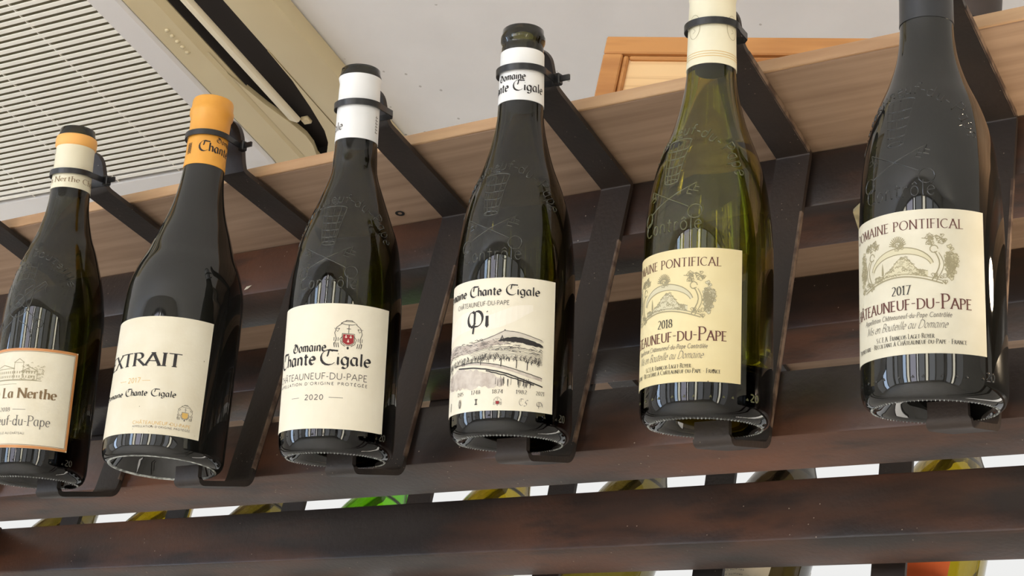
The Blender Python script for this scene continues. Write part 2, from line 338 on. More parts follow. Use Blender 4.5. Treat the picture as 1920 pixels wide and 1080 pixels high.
# ------------------------------------------------------------------ room
ZC = 1.125
def room():
    X0, X1, Y0, Y1 = -5.0, 3.0, -4.0, 1.8; ZF = -1.55; T = 0.12
    struct(box('floor', (X0 - T, Y0 - T, ZF - T), (X1 + T, Y1 + T, ZF), M_floor))
    struct(box('ceiling', (X0 - T, Y0 - T, ZC), (X1 + T, Y1 + T, ZC + T), M_ceiling))
    def wall_with_panes(name, horiz, fixed, sgn, span, panes, n0, recess=0.06):
        """a wall pierced by windows; horiz 'x' runs along x at y=fixed, 'y' runs along y at x=fixed"""
        def P(u, d, z): return (u, fixed + sgn * d, z) if horiz == 'x' else (fixed + sgn * d, u, z)
        bm = bmesh.new(); u = span[0]
        def slab(u0, u1, z0, z1):
            if u1 - u0 < 1e-4 or z1 - z0 < 1e-4: return
            a, b = P(u0, 0, z0), P(u1, T, z1); box_bm(bm, tuple(map(min, a, b)), tuple(map(max, a, b)))
        for (a0, a1, z0, z1, m) in panes:
            slab(u, a0, ZF, ZC); slab(a0, a1, ZF, z0); slab(a0, a1, z1, ZC); u = a1
        slab(u, span[1], ZF, ZC); struct(bmk(name, bm, M_wall))
        for k, (a0, a1, z0, z1, m) in enumerate(panes):
            bm = bmesh.new(); fw = 0.035
            for (q0, q1, r0, r1) in ((a0, a1, z0, z0 + fw), (a0, a1, z1 - fw, z1), (a0, a0 + fw, z0 + fw, z1 - fw), (a1 - fw, a1, z0 + fw, z1 - fw)):
                a, b = P(q0, 0.02, r0), P(q1, 0.08, r1); box_bm(bm, tuple(map(min, a, b)), tuple(map(max, a, b)))
            wn = struct(bmk('window_%d' % (n0 + k), bm, M_frame))
            a, b = P(a0 + fw, recess, z0 + fw), P(a1 - fw, recess + .006, z1 - fw)
            pn = box('pane', tuple(map(min, a, b)), tuple(map(max, a, b)), m, wn)
    sky = emit('daylight_blue', (0.60, 0.76, 1.0), WIN * 1.9); cream = emit('daylight_cream', (1.0, 0.93, 0.74), WIN * 2.0)
    mauve = emit('daylight_mauve', (0.86, 0.84, 0.98), WIN * 0.95); grey = emit('daylight_grey', (0.95, 0.97, 1.0), WIN * 0.40); dim = emit('daylight_dim', (1.0, 0.98, 0.94), WIN * 0.22)
    white = emit('daylight_white', (1, 0.99, 0.96), WIN * 2.3); backglow = emit('backdrop_glow', (1.0, 1.0, 0.985), BACKGLOW); side = emit('daylight_side', (1.0, 0.94, 0.84), WIN * 1.1)
    zz = (-1.25, 0.86)
    wall_with_panes('wall_front', 'x', Y0, -1, (X0, X1),
                    [(-4.85, -4.05, *zz, grey), (-3.98, -3.10, *zz, dim), (-3.02, -2.45, *zz, sky), (-2.36, -1.95, *zz, cream), (-1.84, -1.00, *zz, mauve), (-0.92, -0.74, *zz, white),
                     (-0.66, 0.10, *zz, grey), (0.20, 0.56, *zz, cream), (0.66, 1.50, *zz, grey), (1.60, 2.85, *zz, dim)], 1)
    wall_with_panes('wall_left', 'y', X0, -1, (Y0, Y1), [(-3.8, -2.3, *zz, grey), (-2.2, -1.5, *zz, sky), (-1.35, -0.2, *zz, dim)], 11)
    wall_with_panes('wall_right', 'y', X1, 1, (Y0, Y1), [(-3.6, -2.6, *zz, grey), (-2.45, -2.05, *zz, cream), (-1.9, -1.0, *zz, dim)], 14)
    wall_with_panes('wall_back', 'x', Y1, 1, (X0, X1), [(-3.6, 0.1, 0.3, 1.07, backglow), (0.22, 0.52, -1.0, 0.9, side)], 17)  # the wide pane is an added glow for the white backdrop
room()

# ------------------------------------------------------------------ ceiling air conditioner
def aircon():
    ZP = 1.10; ang = math.radians(2.2); piv = Vector((-1.303, 0.95, ZP)); half = .475
    c = Vector((-1.303 - .262, 0.85, ZP))
    rot = Matrix.Rotation(ang, 3, 'Z')
    cc = piv + rot @ (c - piv)
    t = thing('air_conditioner', 'aged cream ceiling cassette air conditioner with slatted white grille', 'air conditioner', cc, rot=rot)
    h1, s0, s1, g1, L_ = .4775, .3500, .4180, .3005, .292
    bm = bmesh.new(); th = .024
    # outer rim and inner cream band, leaving four slots
    def bx(a, b, z0=0.0, z1=th, bev=.004): box_bm(bm, (min(a[0], b[0]), min(a[1], b[1]), z0), (max(a[0], b[0]), max(a[1], b[1]), z1), bev, 2)
    bx((s1, -h1), (h1, h1)); bx((-h1, -h1), (-s1, h1)); bx((-s1, s1), (s1, h1)); bx((-s1, -h1), (s1, -s1))
    for sx in (-1, 1):
        for sy in (-1, 1): bx((sx * L_, sy * s1), (sx * s1, sy * L_), bev=0)
    bmk('panel_rim', bm, M_ac_cream, t, angle=35)
    # rounded-corner bands
    def rsq(hf, r, n=6):
        P = []
        for cx, cy, a in ((hf - r, hf - r, 0), (-hf + r, hf - r, 90), (-hf + r, -hf + r, 180), (hf - r, -hf + r, 270)):
            for k in range(n + 1):
                b = math.radians(a + 90 * k / n); P.append((cx + r * math.cos(b), cy + r * math.sin(b)))
        return P
    def band(name, ho, ro, hi, ri, z0, z1, m, lip=0.0):
        o = rsq(ho, ro); i = rsq(hi, ri); n = len(o)
        vs = [(x, y, z0 + lip) for x, y in o] + [(x * (1 - lip * 1.5 / ho), y * (1 - lip * 1.5 / ho), z0) for x, y in o] + [(x, y, z0) for x, y in i] + [(x, y, z1) for x, y in i] + [(x, y, z1) for x, y in o]
        fs = []
        for a, b in ((0, 1), (1, 2), (2, 3), (3, 4), (4, 0)):
            for k in range(n):
                k2 = (k + 1) % n; fs.append((a * n + k, a * n + k2, b * n + k2, b * n + k))
        return mk(name, vs, fs, m, t, angle=30)
    band('inner_panel', s0, .05, .3042, .034, -.003, th, M_ac_cream, .006)
    band('grille_frame', g1, .031, .262, .004, -.004, th, M_ac_white, .003)
    # slats
    sl = None; p = .0099; n = 52
    for k in range(n):
        y = -.262 + p * (k + .5) + (.524 - n * p) / 2
        if sl is None:
            bm = bmesh.new(); box_bm(bm, (-.262, -.0028, -.003), (.262, .0028, -.0012), .0004, 1); sl = bmk('slat', bm, M_ac_slat, t, angle=40); sl.location = (0, y, 0)
        else:
            o = sl.copy(); COL.objects.link(o); o.parent = t; o.location = (0, y, 0)
    for x in (-.21, -.105, 0, .05, .155): box('rib', (x - .0008, -.262, -.0010), (x + .0008, .262, .001), M_ac_slat, t)
    box('back_plate', (-.348, -.348, .0237), (.348, .348, .0247), M_dark, t)
    box('filter', (-.268, -.268, .0205), (.268, .268, .0235), M_ac_back, t)
    # air outlets
    for k in range(4):
        r = Matrix.Rotation(k * PI / 2, 4, 'Z')
        bm = bmesh.new()
        a, b = (s0 + .0012, -L_ + .001, .0), (s1 - .0012, L_ - .001, .09)
        vs = [bm.verts.new((x, y, z)) for x in (a[0], b[0]) for y in (a[1], b[1]) for z in (.0035, .0238)]
        for q in ((0, 1, 3, 2), (4, 6, 7, 5), (0, 4, 5, 1), (2, 3, 7, 6), (1, 5, 7, 3)): bm.faces.new([vs[i] for i in q])
        bmesh.ops.transform(bm, matrix=r, verts=bm.verts); bmk('air_duct', bm, M_duct, t)
        for sy in (-1, 1):
            for edge, back in (([(-1.2215, .9300), (-1.2195, .9650), (-1.2160, .9950), (-1.2104, 1.0299), (-1.2008, 1.0697), (-1.1974, 1.0943), (-1.2001, 1.1127), (-1.2074, 1.1300), (-1.2090, 1.1450)], s0 - .003),
                               ([(-1.1445, .9500), (-1.1485, 1.0032), (-1.1570, 1.0501), (-1.1674, 1.0933), (-1.1773, 1.1142), (-1.1906, 1.1298), (-1.2010, 1.1450)], s1 + .003)):
                pl = [rot.transposed() @ (Vector((x, y, ZP)) - cc) for x, y in edge]
                pl = [(q.x, q.y * sy) for q in pl] ; n = len(pl); bm = bmesh.new()
                qs = [[bm.verts.new((x, y, z)) for x, y in pl] + [bm.verts.new((back, y, z)) for x, y in pl] for z in (-.0006, .006)]
                for i in range(n - 1):
                    bm.faces.new((qs[0][i], qs[0][i + 1], qs[0][n + i + 1], qs[0][n + i])); bm.faces.new((qs[0][i], qs[1][i], qs[1][i + 1], qs[0][i + 1]))
                bmesh.ops.recalc_face_normals(bm, faces=bm.faces); bmesh.ops.transform(bm, matrix=r, verts=bm.verts); bmk('outlet_fairing', bm, M_ac_cream, t)
        bm = bmesh.new(); box_bm(bm, (.3690, -.212, -.004), (.3865, .212, .004), .003, 2)
        bmesh.ops.rotate(bm, cent=(.378, 0, 0), matrix=Matrix.Rotation(math.radians(24), 3, 'Y'), verts=bm.verts)
        bmesh.ops.transform(bm, matrix=r, verts=bm.verts); bmk('louvre', bm, M_louvre, t, angle=40)
        bm = bmesh.new(); box_bm(bm, (.382, .212, .000), (.394, .224, .006), .002, 1)
        bmesh.ops.transform(bm, matrix=r, verts=bm.verts); bmk('louvre_pivot', bm, M_ac_cream, t, angle=40)
    for k in range(5):
        y = .8795 + .0096 * k - .85; vs, fs = lathe([(0, -.0052), (.0022, -.0048), (.0031, -.003), (.0032, 0)], 10)
        o = mk('indicator', [(v[0] * 1.1 + .324, v[1] * .8 + y, v[2]) for v in vs], fs, M_ac_cream, t, True)
aircon()

# ------------------------------------------------------------------ the steel rack
XL, XR = -1.62, 0.36
PITCH = [-1.1700, -1.0130, -0.8650, -0.7170, -0.5710, -0.4240, -0.2755]      # bracket centres, left to right
BACKX = [-1.4740, -1.3200, -1.1660, -1.0120, -0.8620, -0.7100, -0.5590, -0.4105]
rack = thing('bottle_rack', 'dark patinated steel display rack of square tubes carrying the wine bottles', 'rack', (-0.6, 0.95, -1.55))
RO = (-0.6, 0.95, -1.55)
UF = ((XL, .852, .6777), (XR, .9015, .7280)); UB = ((XL, 1.0036, .6777), (XR, 1.0570, .7280))
LF = ((XL, .8430, .4868), (XR, .8900, .5370)); LB = ((XL, .9940, .4868), (XR, 1.0410, .5370))
for nm, (a, b) in (('front_top_rail', UF), ('back_top_rail', UB), ('front_bottom_rail', LF), ('back_bottom_rail', LB)):
    box(nm, a, b, M_steel, rack, RO, .0022, 2)
for x in (-1.380, 0.24):
    box('cross_tube', (x, .8905, .4872), (x + .05, .9935, .5366), M_steel, rack, RO, .002, 2)
    box('cross_tube', (x, .9020, .6781), (x + .05, 1.0031, .7276), M_steel, rack, RO, .002, 2)
for x in (-1.50, 0.30):
    for y0, y1 in ((.8440, .8890), (.9950, 1.0400)):
        box('post', (x, y0, .5371), (x + .05, y1, .6776), M_steel, rack, RO, .002, 2)
        box('leg', (x, y0, -1.55), (x + .05, y1, .4867), M_steel, rack, RO, .002, 2)
def bar(path, hw, th, mirror=False):
    """flat bar: path of (y, z, half width) at x=0, bent along y-z"""
    vs, fs = [], []; n = len(path)
    for i, (y, z, hwid) in enumerate(path):
        a = path[max(i - 1, 0)]; b = path[min(i + 1, n - 1)]
        ty, tz = b[0] - a[0], b[1] - a[1]; l = math.hypot(ty, tz); ty /= l; tz /= l
        ny, nz = -tz, ty
        for sx in (-1, 1):
            for s in (-1, 1): vs.append((sx * hwid, y + ny * s * th / 2, z + nz * s * th / 2))
    for i in range(n - 1):
        o = 4 * i
        for a, b in ((0, 1), (1, 3), (3, 2), (2, 0)): fs.append((o + a, o + b, o + 4 + b, o + 4 + a))
    fs.append((0, 2, 3, 1)); fs.append((4 * n - 4, 4 * n - 3, 4 * n - 1, 4 * n - 2))
    if mirror:
        vs = [(x, 2 * mirror - y, z) for x, y, z in vs]; fs = [tuple(reversed(f)) for f in fs]
    return vs, fs
def rounded(pts, rads, n=5):
    out = [pts[0]]
    for i in range(1, len(pts) - 1):
        p, q, r = Vector(pts[i - 1]), Vector(pts[i]), Vector(pts[i + 1]); a = (p - q).normalized(); b = (r - q).normalized()
        d = rads[i - 1]; p0 = q + a * d; p1 = q + b * d
        for k in range(n + 1):
            t = k / n; v = p0 * (1 - t) ** 2 + q * 2 * t * (1 - t) + p1 * t * t; out.append((v.x, v.y))
    out.append(pts[-1]); return out
def bracket_path():
    core = rounded([(.7060, .7452), (.7250, .7225), (.8475, .7235), (.8408, .4795), (.7900, .4545), (.7855, .4680)], [.006, .004, .007, .005])
    HW = .0131; tip = core[0]; nx = core[1]; d = math.hypot(nx[0] - tip[0], nx[1] - tip[1]); path = []
    for k in range(7):
        t = 1 - k / 6.0; u = min(HW * (1 - t), d * .9) / d
        path.append((tip[0] + (nx[0] - tip[0]) * u, tip[1] + (nx[1] - tip[1]) * u, max(.003, HW * math.sqrt(max(0, 1 - t * t)))))
    for k, p in enumerate(core[1:]): path.append((p[0], p[1], HW if k < len(core) - 3 else .0118))
    return path
BP = bracket_path()
def make_bracket(x, mirror=None, lean=0.0, ear=0.0, foot=0.0, earx=0.0):
    def skew(z): return x + lean * min(1, max(0, (z - .49) / .235))
    vs, fs = bar([(p[0] + ear * min(1, max(0, (.8450 - p[0]) / .115)) if p[1] > .6 else p[0], p[1] + (ear * max(0, (.7265 - p[0]) / .0205) if p[1] > .6 else 0), p[2]) for p in BP], .013, .0042, mirror)
    o = mk('bracket', [(v[0] + skew(v[2]) + (foot * min(1, max(0, (.8380 - v[1]) / .045)) if v[2] < .49 else earx * min(1, max(0, (.8450 - v[1]) / .12))), v[1], v[2]) for v in vs], fs, M_bracket, rack, org=RO, angle=25)
    # worn bare edge of the upright, on the right flank
    y0, z0, y1, z1 = .8432, .668, .8398, .492
    if mirror is None:
        bm = bmesh.new(); e = .0133 + x
        v = [bm.verts.new((p[0] - x + skew(p[2]), p[1], p[2])) for p in ((e - .0012, y0 - .0001, z0), (e + .0004, y0 - .0001, z0), (e + .0004, y0 + .0035, z0), (e - .0012, y1 - .0023, z1), (e + .0004, y1 - .0023, z1), (e + .0004, y1 + .0015, z1))]
        for q in ((0, 1, 4, 3), (1, 2, 5, 4)): bm.faces.new([v[i] for i in q])
        ed = bmk('worn_edge', bm, M_edge, o, RO)
        if x > -.5:
            y0, z0, y1, z1 = .7330, .7226, .8440, .7235; e = .0132 + x
            bm = bmesh.new(); v = [bm.verts.new(p) for p in ((e + .0003, y0, z0 - .0020), (e + .0003, y1, z1 - .0020), (e + .0003, y1, z1 + .0020), (e + .0003, y0, z0 + .0020), (e - .0010, y0, z0 - .0022), (e - .0010, y1, z1 - .0022))]
            for q in ((0, 1, 2, 3), (4, 5, 1, 0)): bm.faces.new([v[i] for i in q])
            bmk('worn_edge', bm, M_edge, o, RO)
    return o
for k, (x, z, q) in enumerate(((-.9400, .6851, .0040), (-.9290, .6600, .0022))):
    y = .8518 if z > .68 else .87; bm = bmesh.new()
    V = [bm.verts.new((x + dx * q, y - dy * q, z + dz * q)) for dx, dy, dz in ((-1, 0, -.5), (.2, .1, -.3), (1, 0, .6), (.1, 0, .3), (0, .5, 0))]
    for f in ((0, 1, 4), (1, 2, 4), (2, 3, 4), (3, 0, 4), (0, 3, 2, 1)): bm.faces.new([V[i] for i in f])
    if z > .68: bmk('paint_flake', bm, M_paper2, rack, RO)
    else: bm.free()
for x, lean, ear, foot, earx in zip(PITCH, (-.016, -.009, -.008, -.005, 0, 0, 0), (.004, .005, .018, 0, 0, 0, 0), (0, -.006, 0, 0, 0, 0, 0), (0, -.010, -.013, 0, 0, 0, 0)): make_bracket(x, None, lean, ear, foot, earx)
MIR = (.8475 + 1.0600) / 2
for x in BACKX: make_bracket(x, MIR)

# oak shelf board lying on the rails
bo = (-0.6, .95, .7282)
board = thing('shelf_board', 'long oak board lying on top of the steel rack', 'shelf', bo)
box('plank', (XL - .05, .7621, .7282), (XR + .03, 1.1640, .7392), M_oak, board, bo, .0006, 1)
box('edge_lipping', (XL - .05, .7596, .72815), (XR + .03, .7620, .7393), M_lip, board, bo, .0006, 1)
vs, fs = lathe([(0, .0006), (.0016, .0005), (.0030, .0), (.0036, -.0003), (.0030, -.0006), (.0016, -.0002)], 12)
mk('knot_hole', [(v[0] * 1.25 - .7761, v[1] + .8383, v[2] + .7281) for v in vs], fs, M_dark, board, org=bo)

# ------------------------------------------------------------------ things on the shelf
def pine_box():
    a = math.radians(18); rot = Matrix.Rotation(a, 3, 'Z'); o = (-.6286, .872, .7394)
    t = thing('wine_crate', 'pale pine wine crate with framed lid standing on the shelf board', 'crate', o, rot=rot)
    W, Hh, Dp = .43, .173, .12
    box('case', (.002, .006, .0), (W - .002, Dp, Hh - .002), M_pine_f, t)
    box('lid_panel', (.022, .002, .012), (W - .022, .0065, Hh - .018), M_pine, t)
    box('frame_top', (0, -.004, Hh - .019), (W, .006, Hh), M_pine_f, t, bev=.0012)
    box('frame_bottom', (0, -.004, 0), (W, .006, .016), M_pine_f, t, bev=.0012)
    for x in (0, W - .017): box('frame_side', (x, -.0035, .0162), (x + .017, .0058, Hh - .0192), M_pine_f, t, bev=.0012)
    for x in (.0172, W - .0222): box('bead', (x, -.0015, .0165), (x + .005, .0055, Hh - .0195), M_pine_f, t, bev=.0015)
    box('bead', (.0225, -.0015, Hh - .0235), (W - .0225, .0055, Hh - .0195), M_pine_f, t, bev=.0015)
pine_box()
def canister():
    o = (-.298, .822, .7394)
    t = thing('metal_canister', 'dark brown metal canister with an oval slot at the right end of the shelf', 'canister', o)
    R = .0280
    vs, fs = lathe([(0, 0), (R - .001, 0), (R, .001), (R, .15), (R - .002, .152), (R - .004, .15), (R - .004, .004), (0, .004)], 48)
    mk('body', vs, fs, M_darkwood, t, angle=40)
    n = 20; a = math.radians(47); V = []
    for k in range(n):
        u = 2 * PI * k / n; V.append((.0105 * math.cos(u), .0034 * math.sin(u) - .05 * .0105 * math.cos(u)))
    vs = [((R + .0004) * math.sin(a), -(R + .0004) * math.cos(a), .036)]
    for s, h in V: vs.append(((R + .0004) * math.sin(a + s / R), -(R + .0004) * math.cos(a + s / R), .036 + h))
    mk('slot', vs, [(0, 1 + k, 1 + (k + 1) % n) for k in range(n)], M_dark, t)
canister()
# small beige paper tag stuck under the front rail
bm = bmesh.new()
pts = [(-.3730, .8560), (-.3650, .8562), (-.3680, .8960), (-.3795, .8985), (-.3845, .8885), (-.3800, .8620)]
lo = [bm.verts.new((x, y, .6745)) for x, y in pts]; hi = [bm.verts.new((x, y, .6773)) for x, y in pts]
bm.faces.new(lo); bm.faces.new(list(reversed(hi)))
for k in range(6): bm.faces.new((lo[k], hi[k], hi[(k + 1) % 6], lo[(k + 1) % 6]))
bmesh.ops.recalc_face_normals(bm, faces=bm.faces)
tag(bmk('paper_tag', bm, mat('tag_card', (206, 192, 152), 0.8, c2=(150, 136, 104), scale=60, lo=.5, hi=.7), org=(-.374, .877, .676)), 'small beige card tag stuck under the front top rail', 'tag')

# ------------------------------------------------------------------ bottles
def interp(prof):
    P = sorted((z, r) for r, z in prof)
    def f(h):
        if h <= P[0][0]: return P[0][1]
        for (z0, r0), (z1, r1) in zip(P, P[1:]):
            if h <= z1: return r0 + (r1 - r0) * (h - z0) / max(z1 - z0, 1e-9)
        return P[-1][1]
    return f
def smooth_curve(pts, n=6):
    """Catmull-Rom through (z, r) points"""
    out = []
    for i in range(len(pts) - 1):
        p0 = pts[max(i - 1, 0)]; p1 = pts[i]; p2 = pts[i + 1]; p3 = pts[min(i + 2, len(pts) - 1)]
        for k in range(n):
            t = k / n
            q = [0.5 * ((2 * p1[j]) + (-p0[j] + p2[j]) * t + (2 * p0[j] - 5 * p1[j] + 4 * p2[j] - p3[j]) * t * t + (-p0[j] + 3 * p1[j] - 3 * p2[j] + p3[j]) * t ** 3) for j in (0, 1)]
            out.append((q[1], q[0]))
    out.append((pts[-1][1], pts[-1][0])); return out
PROFILES = {
 'D': [(.013, .0411), (.060, .0411), (.116, .0411), (.138, .0405), (.156, .0386), (.172, .0352), (.187, .0304), (.202, .0246), (.216, .0200), (.230, .0168), (.243, .0158), (.262, .0154), (.282, .0150)],   # (height, radius) from the body up to under the lip
 'A': [(.013, .0411), (.060, .0411), (.105, .0411), (.125, .0403), (.1435, .0383), (.160, .0354), (.176, .0308), (.1925, .0246), (.209, .0200), (.226, .0168), (.243, .0158), (.262, .0154), (.282, .0150)],
 'A3': [(.013, .0411), (.060, .0411), (.104, .0411), (.124, .0402), (.143, .0384), (.161, .0352), (.1775, .0296), (.1935, .0238), (.212, .0176), (.226, .0163), (.241, .0157), (.262, .0155), (.282, .0150)],
 'A6': [(.013, .0411), (.060, .0411), (.105, .0411), (.129, .0402), (.142, .0389), (.156, .0370), (.170, .0337), (.1835, .0292), (.1975, .0232), (.212, .0186), (.226, .0164), (.240, .0157), (.262, .0155), (.282, .0150)],
 'B': [(.010, .0464), (.060, .0464), (.115, .0464), (.130, .0460), (.144, .0448), (.159, .0408), (.174, .0345), (.191, .0290), (.212, .0222), (.234, .0180), (.256, .0163), (.285, .0160), (.294, .0156)],
 'C': [(.013, .0412), (.060, .0412), (.118, .0412), (.141, .0405), (.1665, .0364), (.194, .0285), (.210, .0225), (.2315, .0176), (.253, .0162), (.281, .0157), (.289, .0154)],
}
def bottle_shape(kind, lip):
    """outer profile (r, z), cavity profile (r, z), outer radius function"""
    body = PROFILES[kind]; R = body[0][1]; k = R / .041
    base = [(0.0, .0215), (.010 * k, .0200), (.019 * k, .0150), (.0255 * k, .0080), (.0305 * k, .0018), (.0328 * k, .0002), (.0344 * k, .0), (.0362 * k, .0005), (.0385 * k, .0022), (.0400 * k, .0052), (.0408 * k, .0090)]
    if kind == 'B': base = [(0.0, .0300), (.012, .0285), (.024, .0230), (.034, .0110), (.0390, .0012), (.0402, .0), (.0416, .0003), (.0440, .0018), (.0456, .0045), (.0463, .0075)]
    zl = body[-1][0]
    up = smooth_curve(body)
    lipp = [(.0146, zl + (lip - zl) * .10), (.0150, zl + (lip - zl) * .2), (.0158, zl + (lip - zl) * .32), (.0159, zl + (lip - zl) * .55), (.0150, zl + (lip - zl) * .68), (.0147, zl + (lip - zl) * .92), (.0138, lip - .0004), (.0126, lip), (.0112, lip - .0008)]
    outer = base + up + lipp
    wall = .0042; inner = []
    for r, z in reversed(up):
        if z > .034: inner.append((max(.0098, r - wall if r > .03 else max(r - .0052, .0098)), z))
    inner = [(.0098, lip - .004)] + [p for p in inner if p[1] < lip - .012]
    fz = .030 if kind != 'B' else .037
    inner += [(R - .0048, fz + .005), (R - .008, fz), (R * .55, fz + .0006), (0.0, fz + .002)]
    return outer, inner, interp([p for p in up + lipp])
def axes(ax):
    a = Vector(ax).normalized(); x = Vector((1, 0, 0)); x = (x - a * x.dot(a)).normalized(); y = a.cross(x)
    return Matrix((x, y, a)).transposed()
def label_sheet(s0, s1, h0, h1, R, off, nw=40, round_=.0008):
    vs, fs = [], []
    for h in (h0, h0 + .001, h1 - .001, h1):
        for k in range(nw + 1):
            s = s0 + (s1 - s0) * k / nw; t = s / R; vs.append(((R + off) * math.sin(t), -(R + off) * math.cos(t), h))
    c = nw + 1
    for i in range(3):
        for k in range(nw): fs.append((i * c + k, i * c + k + 1, (i + 1) * c + k + 1, (i + 1) * c + k))
    # paper thickness: rim going back to the glass
    n0 = len(vs)
    ring = [k for k in range(c)] + [i * c + nw for i in range(1, 4)] + [3 * c + k for k in range(nw - 1, -1, -1)] + [i * c for i in (2, 1)]
    for i in ring:
        v = vs[i]; q = R / (R + off); vs.append((v[0] * q, v[1] * q, v[2]))
    m = len(ring)
    for k in range(m): fs.append((ring[(k + 1) % m], ring[k], n0 + k, n0 + (k + 1) % m))
    return vs, fs
def relief(name, polys, Rf, m, parent, w):
    """raised lines moulded in the glass: polylines of (angle-degrees, height)"""
    vs, fs = [], []
    for pl in polys:
        P = []
        for t, h in pl:
            r = Rf(h); a = math.radians(t); P.append(Vector((r * math.sin(a), -r * math.cos(a), h)))
        n = len(P); b = len(vs)
        if n < 2: continue
        for i, p in enumerate(P):
            t = P[min(i + 1, n - 1)] - P[max(i - 1, 0)]
            if t.length < 1e-7: t = Vector((0, 0, 1))
            t.normalize(); hh = pl[i][1]; a = math.radians(pl[i][0])
            sl = (Rf(hh + .003) - Rf(hh - .003)) / .006
            nn = Vector((math.sin(a), -math.cos(a), -sl)).normalized(); s = nn.cross(t).normalized()
            for u, v in ((-1, -.2), (-.6, .46), (0, .78), (.6, .46), (1, -.2)): vs.append(tuple(p + s * (u * w) + nn * (v * w)))
        for i in range(n - 1):
            for k in range(4): fs.append((b + 5 * i + k, b + 5 * i + k + 1, b + 5 * i + 6 + k, b + 5 * i + 5 + k))
    return mk(name, vs, fs, m, parent, True)
def arc_letters(txt, phi0, hc, wdeg, hh, size, Rf, a0, a1):
    """letters standing on an arch of half-width wdeg degrees and rise hh"""
    L, adv = strokes(txt, .10); out = []
    N = 80; tab = [0.0]; pts = []
    for k in range(N + 1):
        t = math.radians(a0 + (a1 - a0) * k / N); pts.append((phi0 + wdeg * math.cos(t), hc + hh * math.sin(t)))
    def mm(p, q): r = Rf((p[1] + q[1]) / 2); return math.hypot(math.radians(q[0] - p[0]) * r, q[1] - p[1])
    for k in range(N): tab.append(tab[-1] + mm(pts[k], pts[k + 1]))
    k_ = tab[-1] / adv
    def at(s):
        for k in range(N):
            if s <= tab[k + 1] or k == N - 1:
                f = (s - tab[k]) / max(tab[k + 1] - tab[k], 1e-9); p, q = pts[k], pts[k + 1]
                r = Rf(p[1]); tx, ty = math.radians(q[0] - p[0]) * r, q[1] - p[1]; l = math.hypot(tx, ty) or 1
                return (p[0] + (q[0] - p[0]) * f, p[1] + (q[1] - p[1]) * f), (tx / l, ty / l), r
    for pl, _, _ in L:
        o = []
        for gx, gy in pl:
            (p, h), (tx, ty), r = at(gx * k_); d = gy * size
            o.append((p + math.degrees(-ty * d / r), h + tx * d))
        out.append(o)
    return out
def flat_letters(txt, p0, p1, h, size, Rf):
    L, adv = strokes(txt, .08); out = []
    for pl, _, _ in L: out.append([(p0 + (p1 - p0) * x / adv, h + y * size) for x, y in pl])
    return out
def papal_relief(c, Rf):
    """tiara over crossed keys, arched name above and one word below"""
    T = lambda x, y: (c + math.degrees(x / Rf(y)), y)
    P = []
    # tiara
    for k in range(6):
        y = .1500 + .029 * k / 5; hw = .0052 + .0038 * k / 5
        P.append([T(hw * math.cos(math.radians(a)), y + .0014 * math.sin(math.radians(a)) * (1 if k < 5 else -1)) for a in range(180, 361, 20)])
    for u in (-1, -.55, 0, .55, 1): P.append([T(u * (.0052 + .0038 * q / 5), .1500 + .029 * q / 5 - .0013 * (1 - abs(u))) for q in range(6)])
    P.append([T(.0052 * math.cos(math.radians(a)), .1500 + .0016 * math.sin(math.radians(a))) for a in range(0, 181, 20)])
    P.append([T(0, .179), T(0, .184)]); P.append([T(-.0016, .182), T(.0016, .182)])
    # keys
    for s in (-1, 1):
        bit, ring = (s * .0185, .1475), (-s * .0150, .1315)
        P.append([T(bit[0] + (ring[0] - bit[0]) * k / 6, bit[1] + (ring[1] - bit[1]) * k / 6 ) for k in range(7)])
        P.append([T(ring[0] - s * .0042 + .0046 * math.cos(a * PI / 6), ring[1] - .0032 + .0046 * math.sin(a * PI / 6)) for a in range(13)])
        for q in (0, .0042):
            b = (bit[0] - s * q, bit[1] - q * .42); P.append([T(*b), T(b[0] - s * .0016, b[1] - .0052)]); P.append([T(b[0] - s * .0016, b[1] - .0052), T(b[0] + s * .0018, b[1] - .0060)])
            P.append([T(b[0] - s * .0008, b[1] - .0026), T(b[0] + s * .0022, b[1] - .0034)])
    P += arc_letters('Châteauneuf-du-', c + 4, .150, 62, .0335, .0078, Rf, 176, 44)
    P += arc_letters('Pape', c + 4, .150, 62, .0335, .0105, Rf, 40, 6)
    P += flat_letters('Contrôlé', c - 30, c + 34, .1165, .0094, Rf)
    return P
